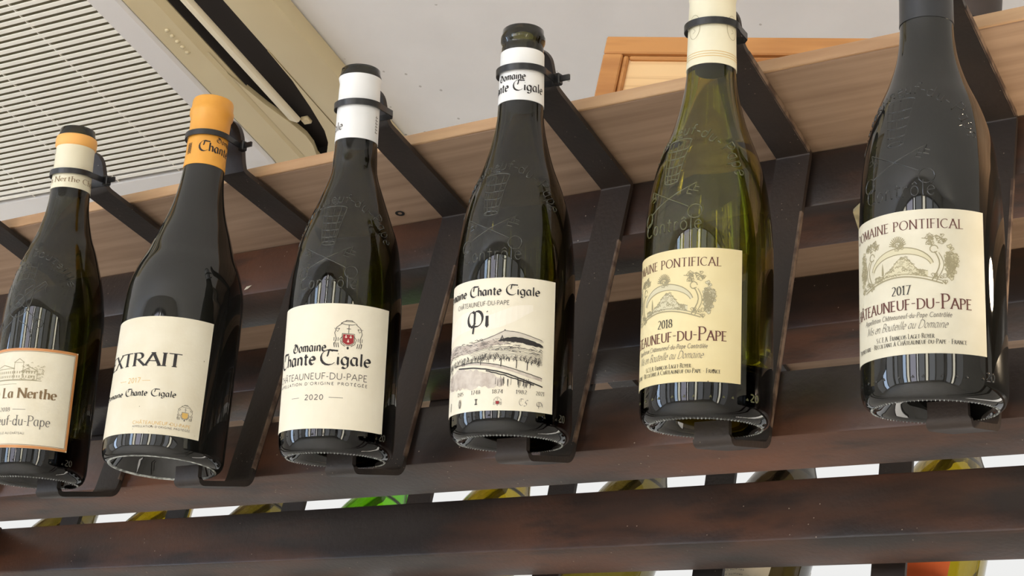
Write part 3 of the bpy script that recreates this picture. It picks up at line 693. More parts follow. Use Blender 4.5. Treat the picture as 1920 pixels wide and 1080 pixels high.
def shield_relief(c, Rf):
    T = lambda x, y: (c + math.degrees(x / Rf(y)), y); P = []
    P.append([T(.013 * math.cos(math.radians(a)), .146 + .017 * math.sin(math.radians(a))) for a in range(180, 361, 15)])
    P.append([T(-.013, .146), T(-.012, .158), T(.012, .158), T(.013, .146)])
    for k in range(3): P.append([T(.0105 * math.cos(math.radians(a)), .160 + .0055 * k + .0025 * math.sin(math.radians(a))) for a in range(0, 181, 20)])
    for s in (-1, 1): P.append([T(s * .004, .126), T(s * .013, .121), T(s * .017, .112)]); P.append([T(s * .013, .150), T(s * .021, .158), T(s * .0225, .150)])
    P.append([T(.006 * math.cos(math.radians(a)), .143 + .006 * math.sin(math.radians(a))) for a in range(0, 361, 30)])
    for k in range(17):
        a = math.radians(172 - 164 * k / 16); p, h = c + 54 * math.cos(a), .147 + .030 * math.sin(a)
        P.append([(p, h), (p + .9, h + .0010)])
    for s in (-1, 1):
        P.append([T(-s * .020 + s * .040 * k / 6, .126 + .034 * k / 6) for k in range(7)])
        P.append([T(-s * .0215 + .0036 * math.cos(a * PI / 5), .1235 + .0036 * math.sin(a * PI / 5)) for a in range(11)])
        P.append([T(s * .020, .160), T(s * .0235, .1555), T(s * .0215, .1535)]); P.append([T(s * .009, .138), T(s * .004, .152), T(s * .010, .156)])
    for k in range(4): P.append([T(-.010 + .0066 * k, .162), T(-.009 + .006 * k, .176)])
    P.append([T(.0105 * math.cos(math.radians(a)), .140 + .011 * math.sin(math.radians(a))) for a in range(180, 361, 20)])
    P += arc_letters('Mis en Bouteille', c, .150, 60, .033, .0072, Rf, 165, 12)
    return P
def heel_relief(c, Rf, z=.0118):
    P = []
    for k in range(11): p = c - 52 + 11 * k - (3 if k % 3 == 0 else 0); P.append([(p, z), (p + 1.0, z + .0012), (p + 1.6, z)])
    P += flat_letters('20', c + 62, c + 72, z, .0042, Rf)
    return P
def build_bottle(i, spec):
    kind, gl, lip = spec['kind'], spec['glass'], spec['lip']
    t = thing('wine_bottle', spec['label'], 'bottle', spec['loc'], spec['group'], rot=axes(spec['axis']))
    outer, inner, Rf = bottle_shape(kind, lip)
    vs, fs = lathe(outer + inner, spec.get('n', 96), False)
    g = mk('glass_body', vs, fs, gl, t, True)
    bm = bmesh.new(); bm.from_mesh(g.data); bmesh.ops.remove_doubles(bm, verts=bm.verts, dist=1e-6); bmesh.ops.recalc_face_normals(bm, faces=bm.faces); bm.to_mesh(g.data); bm.free()
    for p in g.data.polygons: p.use_smooth = True
    return t, Rf, g
def knurl(t, g, R, n=96):
    vs, fs = [], []
    for k in range(n):
        a = 2 * PI * k / n; c, s = math.sin(a), -math.cos(a); b = len(vs); tx, ty = math.cos(a), math.sin(a)
        r0, r1, w = R - .0009, R + .0016, .00055
        for (r, q, z) in ((r0, 0, .0006), (r1, 0, .0009), (R + .0003, w, .0004), (R + .0003, -w, .0004), (R + .0003, 0, -.00065)):
            vs.append((r * c + q * tx, r * s + q * ty, z))
        for q in ((0, 2, 4), (2, 1, 4), (1, 3, 4), (3, 0, 4), (0, 3, 2), (2, 3, 1)): fs.append(tuple(b + j for j in q))
    o = mk('base_stippling', vs, fs, g, t, True); o['kind'] = 'stuff'; return o
def capsule(t, Rf, h0, h1, m, off=.0004, closed=False, lip=None):
    pts = []; n = 12
    for k in range(n + 1):
        h = h0 + (h1 - h0) * k / n; pts.append((Rf(h) + off, h))
    if closed:
        pts[-1] = (pts[-1][0], h1); pts += [(Rf(h1) - .0008, h1 + .0006), (.0118, h1 + .0004), (.0108, h1 - .0006), (0, h1 - .0008)]
        pts = [(Rf(h0), h0)] + pts
    else: pts = [(Rf(h0), h0)] + pts + [(Rf(h1), h1)]
    vs, fs = lathe(pts, 64); return mk('capsule', vs, fs, m, t, angle=40)
def capsule_profile(t, pts, m, name='capsule'):
    vs, fs = lathe(pts, 64); return mk(name, vs, fs, m, t, angle=40)

REST = 'wine bottles held by brackets along the front of the rack'
SPEC = {
 1: dict(kind='C', glass=G_olive, lip=.3055, loc=(-1.0256, .777, .4592), axis=(.0215, -.316, .9487), group=REST,
         label='olive wine bottle with copper-bordered cream label and cream neck capsule with orange band'),
 2: dict(kind='B', glass=G_dark, lip=.3095, loc=(-.8840, .777, .4626), axis=(-.0035, -.2473, .9689), group=REST,
         label='wide dark wine bottle with orange neck capsule and label reading EXTRAIT'),
 3: dict(kind='A3', glass=G_olive, lip=.2970, loc=(-.7127, .7765, .4567), axis=(.0187, -.3302, .9438), group=REST,
         label='olive wine bottle with white neck capsule and red shield crest on its 2020 label'),
 4: dict(kind='A', glass=G_olive, lip=.2972, loc=(-.5685, .7795, .4600), axis=(.0120, -.3309, .9436), group=REST,
         label='olive wine bottle with bare glass lip and vineyard sketch label reading Pi'),
 5: dict(kind='A', glass=G_light, lip=.3030, loc=(-.4241, .7772, .4583), axis=(.0258, -.3239, .9458), group=REST,
         label='translucent yellow-green wine bottle with cream capsule and yellowed 2018 label'),
 6: dict(kind='A6', glass=G_dark, lip=.3030, loc=(-.2795, .776, .4560), axis=(.0227, -.3226, .9464), group=REST,
         label='blackish wine bottle with black neck capsule and pale 2017 label'),
}
RL = .0411; OFF = .00022; INK = .00034
def paper(t, s0, s1, h0, h1, R, m):
    vs, fs = label_sheet(s0, s1, h0, h1, R, OFF); return mk('label', vs, fs, m, t, angle=60)
def inks(lb, R, layers, extra=0):
    for k, (nm, ink, m) in enumerate(layers): ink.build(nm, m, lb, R, INK + .00005 * k)
def coat_of_arms(c, h, w, hh, line, fill, gold=None):
    """bishop's hat with tassels over a shield; line and fill are Ink sheets"""
    x = lambda u: c + u * w / 2
    y = lambda v: h + v * hh / 2
    lw = w * .019
    line.line([(x(-.55), y(.78)), (x(-.3), y(.92)), (x(.3), y(.92)), (x(.55), y(.78)), (x(.2), y(.70)), (x(-.2), y(.70)), (x(-.55), y(.78))], lw)
    line.line([(x(-.28), y(.9)), (x(-.2), y(1)), (x(.2), y(1)), (x(.28), y(.9))], lw)
    line.line([(x(0), y(.7)), (x(0), y(.12))], lw); line.line([(x(-.14), y(.42)), (x(.14), y(.42))], lw)
    for s in (-1, 1):
        line.line([(x(s * .5), y(.74)), (x(s * .82), y(.5)), (x(s * .94), y(.1)), (x(s * .8), y(-.3)), (x(s * .96), y(-.74))], lw)
        line.line([(x(s * .62), y(.42)), (x(s * .98), y(.42)), (x(s * .74), y(.2)), (x(s * .62), y(.42))], lw)
        for q in (-.96, -.82, -.68):
            line.line([(x(s * q), y(-.56)), (x(s * (q + .06)), y(-.88))], lw * 1.2); line.line([(x(s * q), y(-.2)), (x(s * q), y(-.44))], lw)
        line.line([(x(s * .38), y(-.1)), (x(s * .56), y(-.3)), (x(s * .46), y(-.62)), (x(s * .2), y(-.8))], lw)
    line.line([(x(-.42), y(.08)), (x(.42), y(.08)), (x(.42), y(-.5)), (x(.24), y(-.68)), (x(0), y(-.74)), (x(-.24), y(-.68)), (x(-.42), y(-.5)), (x(-.42), y(.08))], lw)
    line.disc(x(0), y(-.9), w * .04, w * .05)
    n = 6; top = [(x(-.37 + .74 * k / n), y(.03)) for k in range(n + 1)]
    bot = [(x(-.37 + .74 * k / n), y(-.50 - .18 * math.sin(PI * k / n))) for k in range(n + 1)]
    fill.poly(top, bot)
    if gold:
        for u, v in ((-.16, -.12), (.16, -.12), (0, -.42)): gold.line([(x(u), y(v - .1)), (x(u), y(v + .1))], lw * 1.3); gold.line([(x(u - .08), y(v - .04)), (x(u + .08), y(v - .04))], lw)
def leaf(ink, x, y, r, a, w):
    P = []
    for k in range(9):
        t = 2 * PI * k / 8; q = r * (1 + .35 * math.cos(3 * t)); P.append((x + q * math.cos(t + a), y + .9 * q * math.sin(t + a)))
    ink.line(P, w); ink.line([(x, y), (x + r * math.cos(a), y + r * math.sin(a))], w)
def garland(ink, pale, c, h, rnd):
    """oval cartouche of vine leaves round a hill town"""
    w = .00042
    n = 24
    arch = [(c + .0195 * math.cos(math.radians(a)), h - .004 + .0125 * math.sin(math.radians(a))) for a in range(172, 7, -8)]
    arch2 = [(c + .0180 * math.cos(math.radians(a)), h - .004 + .0088 * math.sin(math.radians(a))) for a in range(172, 7, -8)]
    pale.poly(arch, arch2); ink.line(arch, w * 1.3); ink.line(arch2, w)
    hill = [(c - .016 + .032 * k / n, h - .0065 + .0095 * math.exp(-((k / n - .56) / .21) ** 2) + rnd.uniform(-.0004, .0005)) for k in range(n + 1)]
    floor_ = [(c - .016 + .032 * k / n, h - .0100 + .0022 * math.sin(PI * k / n)) for k in range(n + 1)]
    pale.poly(hill, floor_); ink.line(hill, w * .8)
    for k in range(150):
        u = rnd.random(); j = int(u * n); y0, y1 = floor_[j][1], hill[j][1]; yy = y0 + (y1 - y0) * rnd.random(); xx = floor_[j][0]
        s = rnd.uniform(.0006, .0013); ink.line([(xx - s, yy), (xx - s * .2, yy + s * .7), (xx + s, yy + rnd.uniform(-.2, .2) * s)], w * .8)
    ink.line([(c - .0112, h - .006), (c - .0110, h + .0012), (c - .0104, h - .006)], w * 1.6)
    base = [(c - .026 + .050 * k / n, h - .0135 + .0050 * math.sin(PI * k / n)) for k in range(n + 1)]
    ink.line(base, w * 1.6); ink.line([(x, y + .0016) for x, y in base], w)
    for s in (-1, 1):
        sc = [(c + s * (.0198 + .0026 * math.sin(t * .55)), h + .005 - .0024 * t) for t in range(8)]; ink.line(sc, w * 1.5); ink.line([(x + s * .0022, y - .0006) for x, y in sc], w)
        ink.line([(c + s * .0195 + .0022 * math.cos(a * .7), h + .0065 + .0022 * math.sin(a * .7)) for a in range(9)], w * 1.3)
        for k in range(60):
            a = rnd.uniform(-1.3, 1.35); r = rnd.uniform(.0, .0062); x = c + s * (.0262 + r * math.cos(a) * .9); y = h - .001 + 1.7 * r * math.sin(a) + rnd.uniform(-.003, .003)
            leaf(ink, x, y, rnd.uniform(.0008, .0015), rnd.uniform(0, 6), w * .85); pale.disc(x, y, .0014, .0013, 7)
        for k in range(14): leaf(ink, c + s * rnd.uniform(.015, .026), h + rnd.uniform(.0095, .0145), rnd.uniform(.0009, .0016), rnd.uniform(0, 6), w * .85)
        ink.line([(c + s * .013, h + .013), (c + s * .017, h + .0125), (c + s * .021, h + .0145), (c + s * .026, h + .011)], w)
        for k in range(8): leaf(ink, c + s * rnd.uniform(.018, .028), h - rnd.uniform(.008, .0135), rnd.uniform(.0008, .0014), rnd.uniform(0, 6), w * .85)
    for k in range(13):
        a = PI * (k + .5) / 13; ink.line([(c - .001 + .0022 * math.cos(a), h + .0098 + .002 * math.sin(a)), (c - .001 + .0052 * math.cos(a), h + .0098 + .0056 * math.sin(a))], w * 1.3)
    for k in range(7): leaf(ink, c - .001 + rnd.uniform(-.0028, .0028), h + rnd.uniform(.0078, .0115), .0012, rnd.uniform(0, 6), w)
def pontifical(t, ds, dh, year, m):
    lb = paper(t, -.057 + ds, .0440 + ds, .0250 + dh, .1080 + dh, RL, m)
    mar, blk, gry, sep, pale = Ink(), Ink(), Ink(), Ink(), Ink()
    S = lambda v: v * .001 + ds
    Hh = lambda v: v * .001 + dh
    mar.text('DOMAINE PONTIFICAL', S(-43.5), S(30.8), Hh(96.7), .0053, 'roman', .12)
    blk.text(year, S(-10.2), S(1.0), Hh(59.1), .0050, 'roman', .06)
    mar.text('Châteauneuf-du-Pape', S(-50.5), S(34.6), Hh(50.3), .0082, 'roman', .07, small=.70)
    gry.text('Appellation Châteauneuf-du-Pape Contrôlée', S(-32.2), S(23.0), Hh(45.4), .0028, 'italic', .09)
    gry.text('Mis en Bouteille au Domaine', S(-30.6), S(20.4), Hh(39.3), .0046, 'script', .04)
    blk.text('S.C.E.A. François Laget-Royer', S(-21.4), S(13.4), Hh(33.6), .0027, 'roman', .10, small=.78)
    blk.text('Propriétaire - Récoltant à Châteauneuf-du-Pape - France', S(-41.3), S(31.1), Hh(30.3), .0027, 'roman', .10, small=.78)
    garland(sep, pale, S(-5.3), Hh(78.0), random.Random(4))
    inks(lb, RL, (('emblem_wash', pale, M_ink_sl), ('emblem', sep, M_ink_s), ('lettering', mar, M_ink_m), ('small_lettering', gry, M_ink_g), ('year_lettering', blk, M_ink)))
    return lb

# bottle 6 -----------------------------------------------------------------
t6, R6, g6 = build_bottle(6, SPEC[6])
relief('moulded_emblem', papal_relief(-12, R6), R6, E_dark, t6, .00048); relief('heel_marks', heel_relief(-2, R6), R6, E_dark, t6, .0005)
knurl(t6, M_glint, .0346); pontifical(t6, 0, 0, '2017', M_paper_g); capsule(t6, R6, .2367, .2990, M_cap_b, closed=True)
# bottle 5
t5, R5, g5 = build_bottle(5, SPEC[5])
relief('moulded_emblem', papal_relief(-14, R5), R5, E_light, t5, .00048); relief('heel_marks', heel_relief(4, R5), R5, E_light, t5, .0005)
knurl(t5, M_glint, .0346); pontifical(t5, -.0040, -.0039, '2018', M_paper_y)
c5 = capsule(t5, R5, .2355, .2990, M_cap_c, closed=True)
ig, ir = Ink(), Ink()
for h in (.2405, .2422, .2439): ig.line([(-.048 + .096 * k / 60, h) for k in range(61)], .00035)
for cx in (-.0058, .0217, -.0333, .046):
    ir.line([(cx + .0048 * math.cos(a * PI / 12), .2625 + .0085 * math.sin(a * PI / 12)) for a in range(25)], .00028)
    for d in (-.003, .003): ir.line([(cx - .001, .2625 + d - .0015), (cx + .0012, .2625 + d), (cx - .0006, .2625 + d + .0018), (cx + .0006, .2625 + d + .0006)], .00025)
ig.build('gold_lines', M_ink_gold, c5, R5, .00055); ir.build('capsule_crest', M_ink_s, c5, R5, .00055)
# bottle 4
t4, R4, g4 = build_bottle(4, SPEC[4])
relief('moulded_emblem', papal_relief(4, R4), R4, E_olive, t4, .00048); relief('heel_marks', heel_relief(20, R4), R4, E_olive, t4, .0005); knurl(t4, M_glint, .0346)
lb = paper(t4, -.060, .0525, .0153, .1038, RL, M_paper2)
k_, g_, wsh, wsb, pal, red = Ink(), Ink(), Ink(), Ink(), Ink(), Ink()
k_.text('}omaine', -.0420, -.0125, .0925, .0055, 'goth', .07, weight=1.15); k_.text('{hante', -.0088, .0146, .0922, .0057, 'goth', .07, weight=1.15); k_.text('{igale', .0178, .0402, .0922, .0057, 'goth', .07)
g_.text('CHÂTEAUNEUF-DU-PAPE', -.0220, .0203, .0852, .0030, 'sans', .10, weight=1.15)
k_.text('|', -.0098, .0028, .0714, .0108, 'goth', 0, weight=.85); k_.text('i', .0038, .0072, .0712, .0114, 'goth', 0, weight=1.1)
rnd = random.Random(11)
def curve(pts, n=24, jit=0.0):
    q = [(b, a) for a, b in smooth_curve([(p[0], p[1]) for p in pts], max(2, n // (len(pts) - 1)))]
    return [(y, x + rnd.uniform(-jit, jit)) for x, y in q]
def cv(pts, n=24, jit=0.0):
    o = []
    for r, z in smooth_curve(pts, max(2, n // (len(pts) - 1))): o.append((z, r + rnd.uniform(-jit, jit)))
    return o
def band_(ink, a, b, n=24, jit=.0002):
    A, B = cv(a, n, jit), cv(b, n, jit); m = min(len(A), len(B)); ink.poly(A[:m], B[:m])
mm = lambda L: [(x * .001, y * .001) for x, y in L]
# sky washes, far mountain, ridges, vineyard rows, road, foreground bushes
band_(pal, mm([(-38, 70), (-22, 80), (-4, 83), (8, 79), (22, 84), (36, 86)]), mm([(-38, 63), (-22, 68), (-4, 70), (8, 69), (22, 73), (36, 82)]))
band_(wsh, mm([(-2, 61), (8, 64), (18, 68.0), (28, 66.6), (44, 62.4)]), mm([(-2, 60), (8, 60.8), (18, 63.4), (28, 64), (44, 61.4)]))
k_.line(cv(mm([(-4, 60.6), (8, 63.6), (17.4, 67.6), (18, 68.6), (18.6, 67.8), (28, 66.6), (43, 62.6)]), 30, .0001), .00030)
band_(wsb, mm([(-42, 57), (-26, 61.4), (-12, 60), (2, 60.6), (10, 62), (20, 60)]), mm([(-42, 50), (-26, 54), (-12, 54), (2, 55.6), (10, 58), (20, 59)]), jit=.0004)
band_(k_, mm([(14, 61.3), (20, 63.2), (28, 63.4), (38, 61.4), (43.5, 59.2)]), mm([(14, 60.6), (20, 60.8), (28, 60), (38, 58.4), (43.5, 58.2)]), jit=.0003)
k_.line(mm([(15.0, 60.8), (16.4, 64.6), (17.4, 60.8)]), .0010)
for k in range(190):
    x = rnd.uniform(-42, 42); y = 57.2 + 2.6 * math.sin((x + 30) / 24) + rnd.uniform(-4.6, 3.0) - (abs(x) * .03); l = rnd.uniform(1.0, 3.6)
    (k_ if k % 4 == 0 else g_).line(mm([(x, y), (x + l * .5, y + rnd.uniform(-.3, .6)), (x + l, y + rnd.uniform(-.7, .3))]), .00026)
for k in range(9):
    y0 = 57.5 - k * 1.0; g_.line(cv(mm([(-10 + k * 1.2, y0 - 2.2), (8, y0 - .2), (26, y0 - .8), (43.5, y0 - 3.2)]), 20, .00015), .00024)
for k in range(200):
    x = rnd.uniform(-41, 43); y = 46.4 + 3.2 * math.cos((x - 8) / 26) + rnd.uniform(-1.4, 2.4); hgt = rnd.uniform(1.0, 3.2)
    (k_ if k % 2 else g_).line(mm([(x, y - hgt * .5), (x + rnd.uniform(-.5, .5), y), (x + rnd.uniform(-1.1, 1.1), y + hgt * .5)]), rnd.uniform(.00022, .0004))
for x, y in ((-12, 46), (2, 45.5), (16, 44), (26, 43), (33, 42)): k_.line(mm([(x, y), (x + .2, y + 5.5)]), .0005)
band_(wsb, mm([(-22, 47.2), (0, 47), (18, 44), (32, 40), (43.5, 37.5)]), mm([(-22, 46.6), (0, 45.6), (18, 42.2), (32, 38.2), (43.5, 35.6)]))
k_.line(cv(mm([(-24, 47), (-4, 47.4), (14, 45.2), (30, 41), (43.5, 37.6)]), 24, .0001), .00042)
k_.line(cv(mm([(-18, 45), (0, 43.4), (16, 40.4), (30, 36), (44, 32)]), 24, .00015), .00085)
k_.line(cv(mm([(6, 41.6), (18, 38.4), (28, 35.4), (38, 32.6)]), 24, .00025), .0007)
band_(wsb, mm([(-32, 40), (-20, 44), (-6, 43), (8, 39.6), (18, 36)]), mm([(-32, 32), (-20, 31.4), (-6, 30.6), (8, 30.8), (18, 31.4)]), jit=.0012)
for x in (-30, -26, -10, 1): band_(pal, mm([(x, 37), (x + .8, 39), (x + 1.6, 37)]), mm([(x - .6, 30.5), (x + .8, 30.5), (x + 2.2, 30.5)]), jit=0)
for k in range(46):
    x = rnd.uniform(-42, -26); y = rnd.uniform(31, 46); (k_ if k % 2 else g_).line(mm([(x, y), (x + rnd.uniform(-1, 1), y + rnd.uniform(1, 2.6)), (x + rnd.uniform(.2, 1.4), y + .8)]), .0003)
for k in range(30):
    x = rnd.uniform(12, 36); y = 33.8 - (x - 24) * .08 + rnd.uniform(-1.4, 1.4); (k_ if k % 2 else g_).line(mm([(x, y - 2.2), (x + rnd.uniform(-.4, 1.1), y + 2.2)]), .00028)
for tx, s0, s1 in (('1505', -18.0, -11.6), ('1748', -4.6, 2.6), ('1874', 10.8, 18.0), ('1982', 26.2, 33.4), ('2021', 39.4, 45.6)): k_.text(tx, s0 * .001, s1 * .001, .0264, .0024, 'roman', .10)
k_.line(mm([(-1.4, 22.9), (.6, 22.9)]), .0005); k_.line(mm([(-1.4, 19.6), (.6, 19.6)]), .0005); k_.line(mm([(-1, 22.9), (.2, 19.6)]), .0004); k_.line(mm([(.2, 22.9), (-1, 19.6)]), .0004)
g_.line(mm([(-15.6, 24), (-16.4, 21), (-15.6, 18.6), (-14.4, 18.6), (-13.8, 21), (-14.6, 24)]), .0005); g_.line(mm([(-15, 23), (-15, 18.8)]), .0005)
g_.line(mm([(-27.6, 23.5), (-28.4, 18)]), .0008)
coat_of_arms(.0146, .0212, .0056, .0056, k_, red)
g_.text('{', .0285, .0310, .0190, .0036, 'goth', 0, weight=.6); g_.text('S', .0312, .0332, .0185, .0040, 'script', 0, weight=1.2); g_.text('|i', .0402, .0448, .0190, .0030, 'goth', 0, weight=.7)
inks(lb, RL, (('sky_wash', pal, M_ink_wash3), ('hill_wash', wsh, M_ink_wash), ('field_wash', wsb, M_ink_wash2), ('grey_print', g_, M_ink_g), ('lettering', k_, M_ink), ('crest_shield', red, M_ink_red)))
c4 = capsule(t4, R4, .2384, .2778, M_cap_w)
ck = Ink(); ck.text('}omaine', -.0096, .0112, .2537, .0052, 'goth', .07, weight=1.15); ck.text('{hante', -.0245, -.0005, .2455, .0064, 'goth', .07, weight=1.15); ck.text('{igale', .0030, .0262, .2455, .0064, 'goth', .07)
ck.build('lettering', M_ink, c4, R4, .0006)
# bottle 3
t3, R3, g3 = build_bottle(3, SPEC[3])
relief('moulded_emblem', papal_relief(15, R3), R3, E_olive, t3, .00048); relief('heel_marks', heel_relief(22, R3), R3, E_olive, t3, .0005); knurl(t3, M_glint, .0346)
lb = paper(t3, -.0440, .0629, .0160, .1048, RL, M_paper2)
k_, g_, red, wh = Ink(), Ink(), Ink(), Ink()
k_.text('}omaine', -.0121, .0163, .0705, .0064, 'goth', .07, weight=1.15); k_.text('{hante', -.0300, .0090, .0612, .0086, 'goth', .07, weight=1.15); k_.text('{igale', .0128, .0486, .0612, .0086, 'goth', .07)
g_.text('CHÂTEAUNEUF-DU-PAPE', -.0302, .0470, .0506, .0044, 'sans', .10, weight=1.1)
g_.text("APPELLATION D'ORIGINE PROTÉGÉE", -.0290, .0473, .0466, .0019, 'sans', .32, weight=1.6)
g_.text('2020', .0025, .0168, .0362, .0034, 'sans', .14, weight=1.3)
g_.line(mm([(-9.7, 37.8), (-2.4, 37.8)]), .0003); g_.line(mm([(20.6, 37.8), (30.4, 37.8)]), .0003)
coat_of_arms(.0314, .0825, .0205, .0208, k_, red, wh)
inks(lb, RL, (('grey_print', g_, M_ink_g), ('lettering', k_, M_ink), ('crest_shield', red, M_ink_red), ('shield_charge', wh, M_ink_wash3)))
c3 = capsule(t3, R3, .2373, .2885, M_cap_w)
ck = Ink(); ck.text('{igale', -.0270, -.0010, .2445, .0064, 'goth', .07)
for k in range(6): ck.line([(.0255, .2445 + .0024 * k), (.0285, .2445 + .0024 * k)], .0006); ck.line([(.0255 + .0005 * (k % 3), .2445 + .0024 * k), (.0265, .2460 + .0024 * k)], .0004)
ck.build('lettering', M_ink_g, c3, R3, .0006)
# bottle 2
t2, R2, g2 = build_bottle(2, SPEC[2]); RB = .0464
vs, fs = lathe([(.0390, .0011), (.0394, .0001), (.0402, -.0003), (.0411, .0000), (.0415, .0006)], 96); mk('base_ring_highlight', vs, fs, M_glint, t2, True)  # ring added in a pale tone as the bright reflection on the rim
lb = paper(t2, -.0520, .0617, .0156, .1078, RB, M_paper)
k_, gd, g_ = Ink(), Ink(), Ink()
k_.text("L'", -.0480, -.0365, .0690, .0098, 'roman', .02); k_.text('EXTRAIT', -.0315, .0406, .0685, .0100, 'roman', .06, weight=1.5)
gd.text('2017', -.0006, .0107, .0550, .0038, 'sans', .12); gd.line(mm([(-9.7, 56.6), (-2.6, 56.6)]), .0003); gd.line(mm([(12.4, 56.6), (19, 56.6)]), .0003)
k_.text('}omaine', -.0310, -.0045, .0448, .0040, 'goth', .07, weight=1.15); k_.text('{hante', -.0012, .0180, .0448, .0046, 'goth', .07, weight=1.15); k_.text('{igale', .0210, .0396, .0448, .0046, 'goth', .07)
coat_of_arms(.0482, .0340, .0118, .0125, k_, gd)
gd.text('CHÂTEAUNEUF-DU-PAPE', .0095, .0537, .0229, .0024, 'sans', .10, weight=1.1)
g_.text("APPELLATION D'ORIGINE PROTÉGÉE", .0099, .0536, .0203, .0014, 'sans', .25, weight=1.4)
inks(lb, RB, (('gold_print', gd, M_ink_gold), ('grey_print', g_, M_ink_g), ('lettering', k_, M_ink)))
pts = [(R2(.2487), .2487)] + [(R2(h) + .0004, h) for h in (.2487, .262, .276, .2860)] + [(.0166, .2945), (.0179, .2968), (.0180, .3012), (.0171, .3028), (.0169, .3092), (.0163, .3108), (.0120, .3112), (0, .3108)]
c2 = capsule_profile(t2, pts, M_cap_o)
ck = Ink(); ck.text('{hante', .0062, .0345, .2602, .0075, 'goth', .07, weight=1.15); ck.text('}omaine', .0196, .0420, .2695, .0046, 'goth', .07)
for k in range(5): ck.line([(-.0050 + .0009 * k, .2580 + .001 * (k % 2)), (-.0046 + .0009 * k, .2680)], .0004); ck.line([(-.0055, .2585 + .0018 * k), (-.0010, .2592 + .0018 * k)], .0003)
ck.build('lettering', M_ink, c2, R2, .0006)
# bottle 1
t1, R1, g1 = build_bottle(1, SPEC[1]); RA = .0412
relief('moulded_emblem', shield_relief(3, R1), R1, E_olive, t1, .00048); relief('heel_marks', heel_relief(20, R1), R1, E_olive, t1, .0005); knurl(t1, M_glint, .0346)
lb = paper(t1, -.0530, .0590, .0220, .1030, RA, M_paper_y if False else M_paper)
bd, br, dk, sp = Ink(), Ink(), Ink(), Ink()
def frame_(ink, s0, s1, h0, h1, w):
    for q in ([(s0, h0), (s1, h0)], [(s1, h0), (s1, h1)], [(s1, h1), (s0, h1)], [(s0, h1), (s0, h0)]): ink.line(q, w)
frame_(bd, -.0519, .0579, .0231, .1019, .0021); frame_(br, -.0503, .0563, .0247, .1003, .0003)
br.text('Château La Nerthe', -.0420, .0449, .0622, .0078, 'bold', .05)
dk.text('2018', -.0012, .0091, .0512, .0030, 'roman', .06); dk.line(mm([(11.4, 52.8), (22.3, 52.8)]), .0003); dk.line(mm([(-14.6, 52.8), (-3.6, 52.8)]), .0003)
dk.text('Châteauneuf-du-Pape', -.0380, .0425, .0400, .0078, 'roman', .05, weight=.8)
dk.text('MIS EN BOUTEILLE AU CHÂTEAU', -.0160, .0236, .0328, .0016, 'sans', .12, weight=1.2)
rnd = random.Random(5)
for x0, x1, y0, y1 in ((-22, -14, 77, 90), (-14, 8, 77, 86), (8, 16, 77, 91), (16, 28, 77, 84)):
    sp.line(mm([(x0, y0), (x0, y1), (x1, y1), (x1, y0), (x0, y0)]), .0004); n = int((x1 - x0) / 2.2)
    for k in range(n):
        for y in (78.5, 82): sp.line(mm([(x0 + 1 + k * 2.2, y), (x0 + 1 + k * 2.2, y + 1.9)]), .0007)
    sp.line(mm([(x0 - .5, y1), ((x0 + x1) / 2, y1 + 3.2), (x1 + .5, y1)]), .0005)
for k in range(60): x = rnd.uniform(14, 32); y = 77 + rnd.uniform(0, 15) * (.4 + .6 * rnd.random()); sp.line(mm([(x, y), (x + .9, y + .7), (x + 1.6, y - .2)]), .00035)
sp.line(mm([(-24, 76.4), (32, 76.4)]), .0004); sp.line(mm([(-8, 73.4), (12, 73.4)]), .0003)
inks(lb, RA, (('border', bd, M_border), ('castle_sketch', sp, M_ink_s), ('bronze_lettering', br, M_ink_b), ('lettering', dk, M_ink_g)))
pts = [(R1(.2485), .2485)] + [(R1(h) + .0004, h) for h in (.2485, .258, .272, .2850)] + [(.0161, .2873)]
c1 = capsule_profile(t1, pts, M_cap_c)
ck = Ink(); ck.text('La Nerthe Château', -.0120, .0500, .2535, .0046, 'roman', .06); ck.build('lettering', M_ink_b, c1, R1, .0006)
capsule_profile(t1, [(.0161, .2873), (.0172, .2886), (.0174, .2940), (.0168, .2968), (.0156, .2975)], M_cap_band, 'capsule_band')

# ------------------------------------------------------------------ cable ties round neck and bracket
def cable_tie(i, t, h, Rn, label, tilt=0.0, tail=True, back=.0265):
    o = thing('cable_tie', label, 'cable tie', (0, 0, 0), 'cable ties holding bottle necks to the brackets')
    o.matrix_world = t.matrix_basis.copy() @ Matrix.Translation((0, 0, h)) @ Matrix.Rotation(math.radians(tilt), 4, 'Y') @ Matrix.Rotation(math.radians(3), 4, 'X')
    r = Rn + .0012; P = []; w = .0138
    a_end = 112
    for k in range(29):
        a = math.radians(-a_end + 2 * a_end * k / 28); P.append((r * math.sin(a), -r * math.cos(a)))
    P += [(w, back - .004), (w - .003, back)] + [(-(w - .003), back), (-w, back - .004)]
    vs, fs = [], []; n = len(P); th = .0012; hw = .0023
    for k, (x, y) in enumerate(P):
        a, b = P[k - 1], P[(k + 1) % n]; tx, ty = b[0] - a[0], b[1] - a[1]; l = math.hypot(tx, ty); nx, ny = ty / l, -tx / l
        for d in (0, th):
            for z in (-hw, hw): vs.append((x + nx * d, y + ny * d, z))
    for k in range(n):
        p, q = 4 * k, 4 * ((k + 1) % n)
        for a, b in ((0, 1), (1, 3), (3, 2), (2, 0)): fs.append((p + a, p + b, q + b, q + a))
    mk('strap', vs, fs, M_tie, o, angle=40)
    if tail:
        box('locking_head', (w - .0005, back - .0075, -.0042), (w + .0052, back - .0015, .0042), M_tie, o, bev=.0008)
        box('tail', (w + .0053, back - .0058, -.0020), (w + .0125, back - .0040, .0020), M_tie, o)
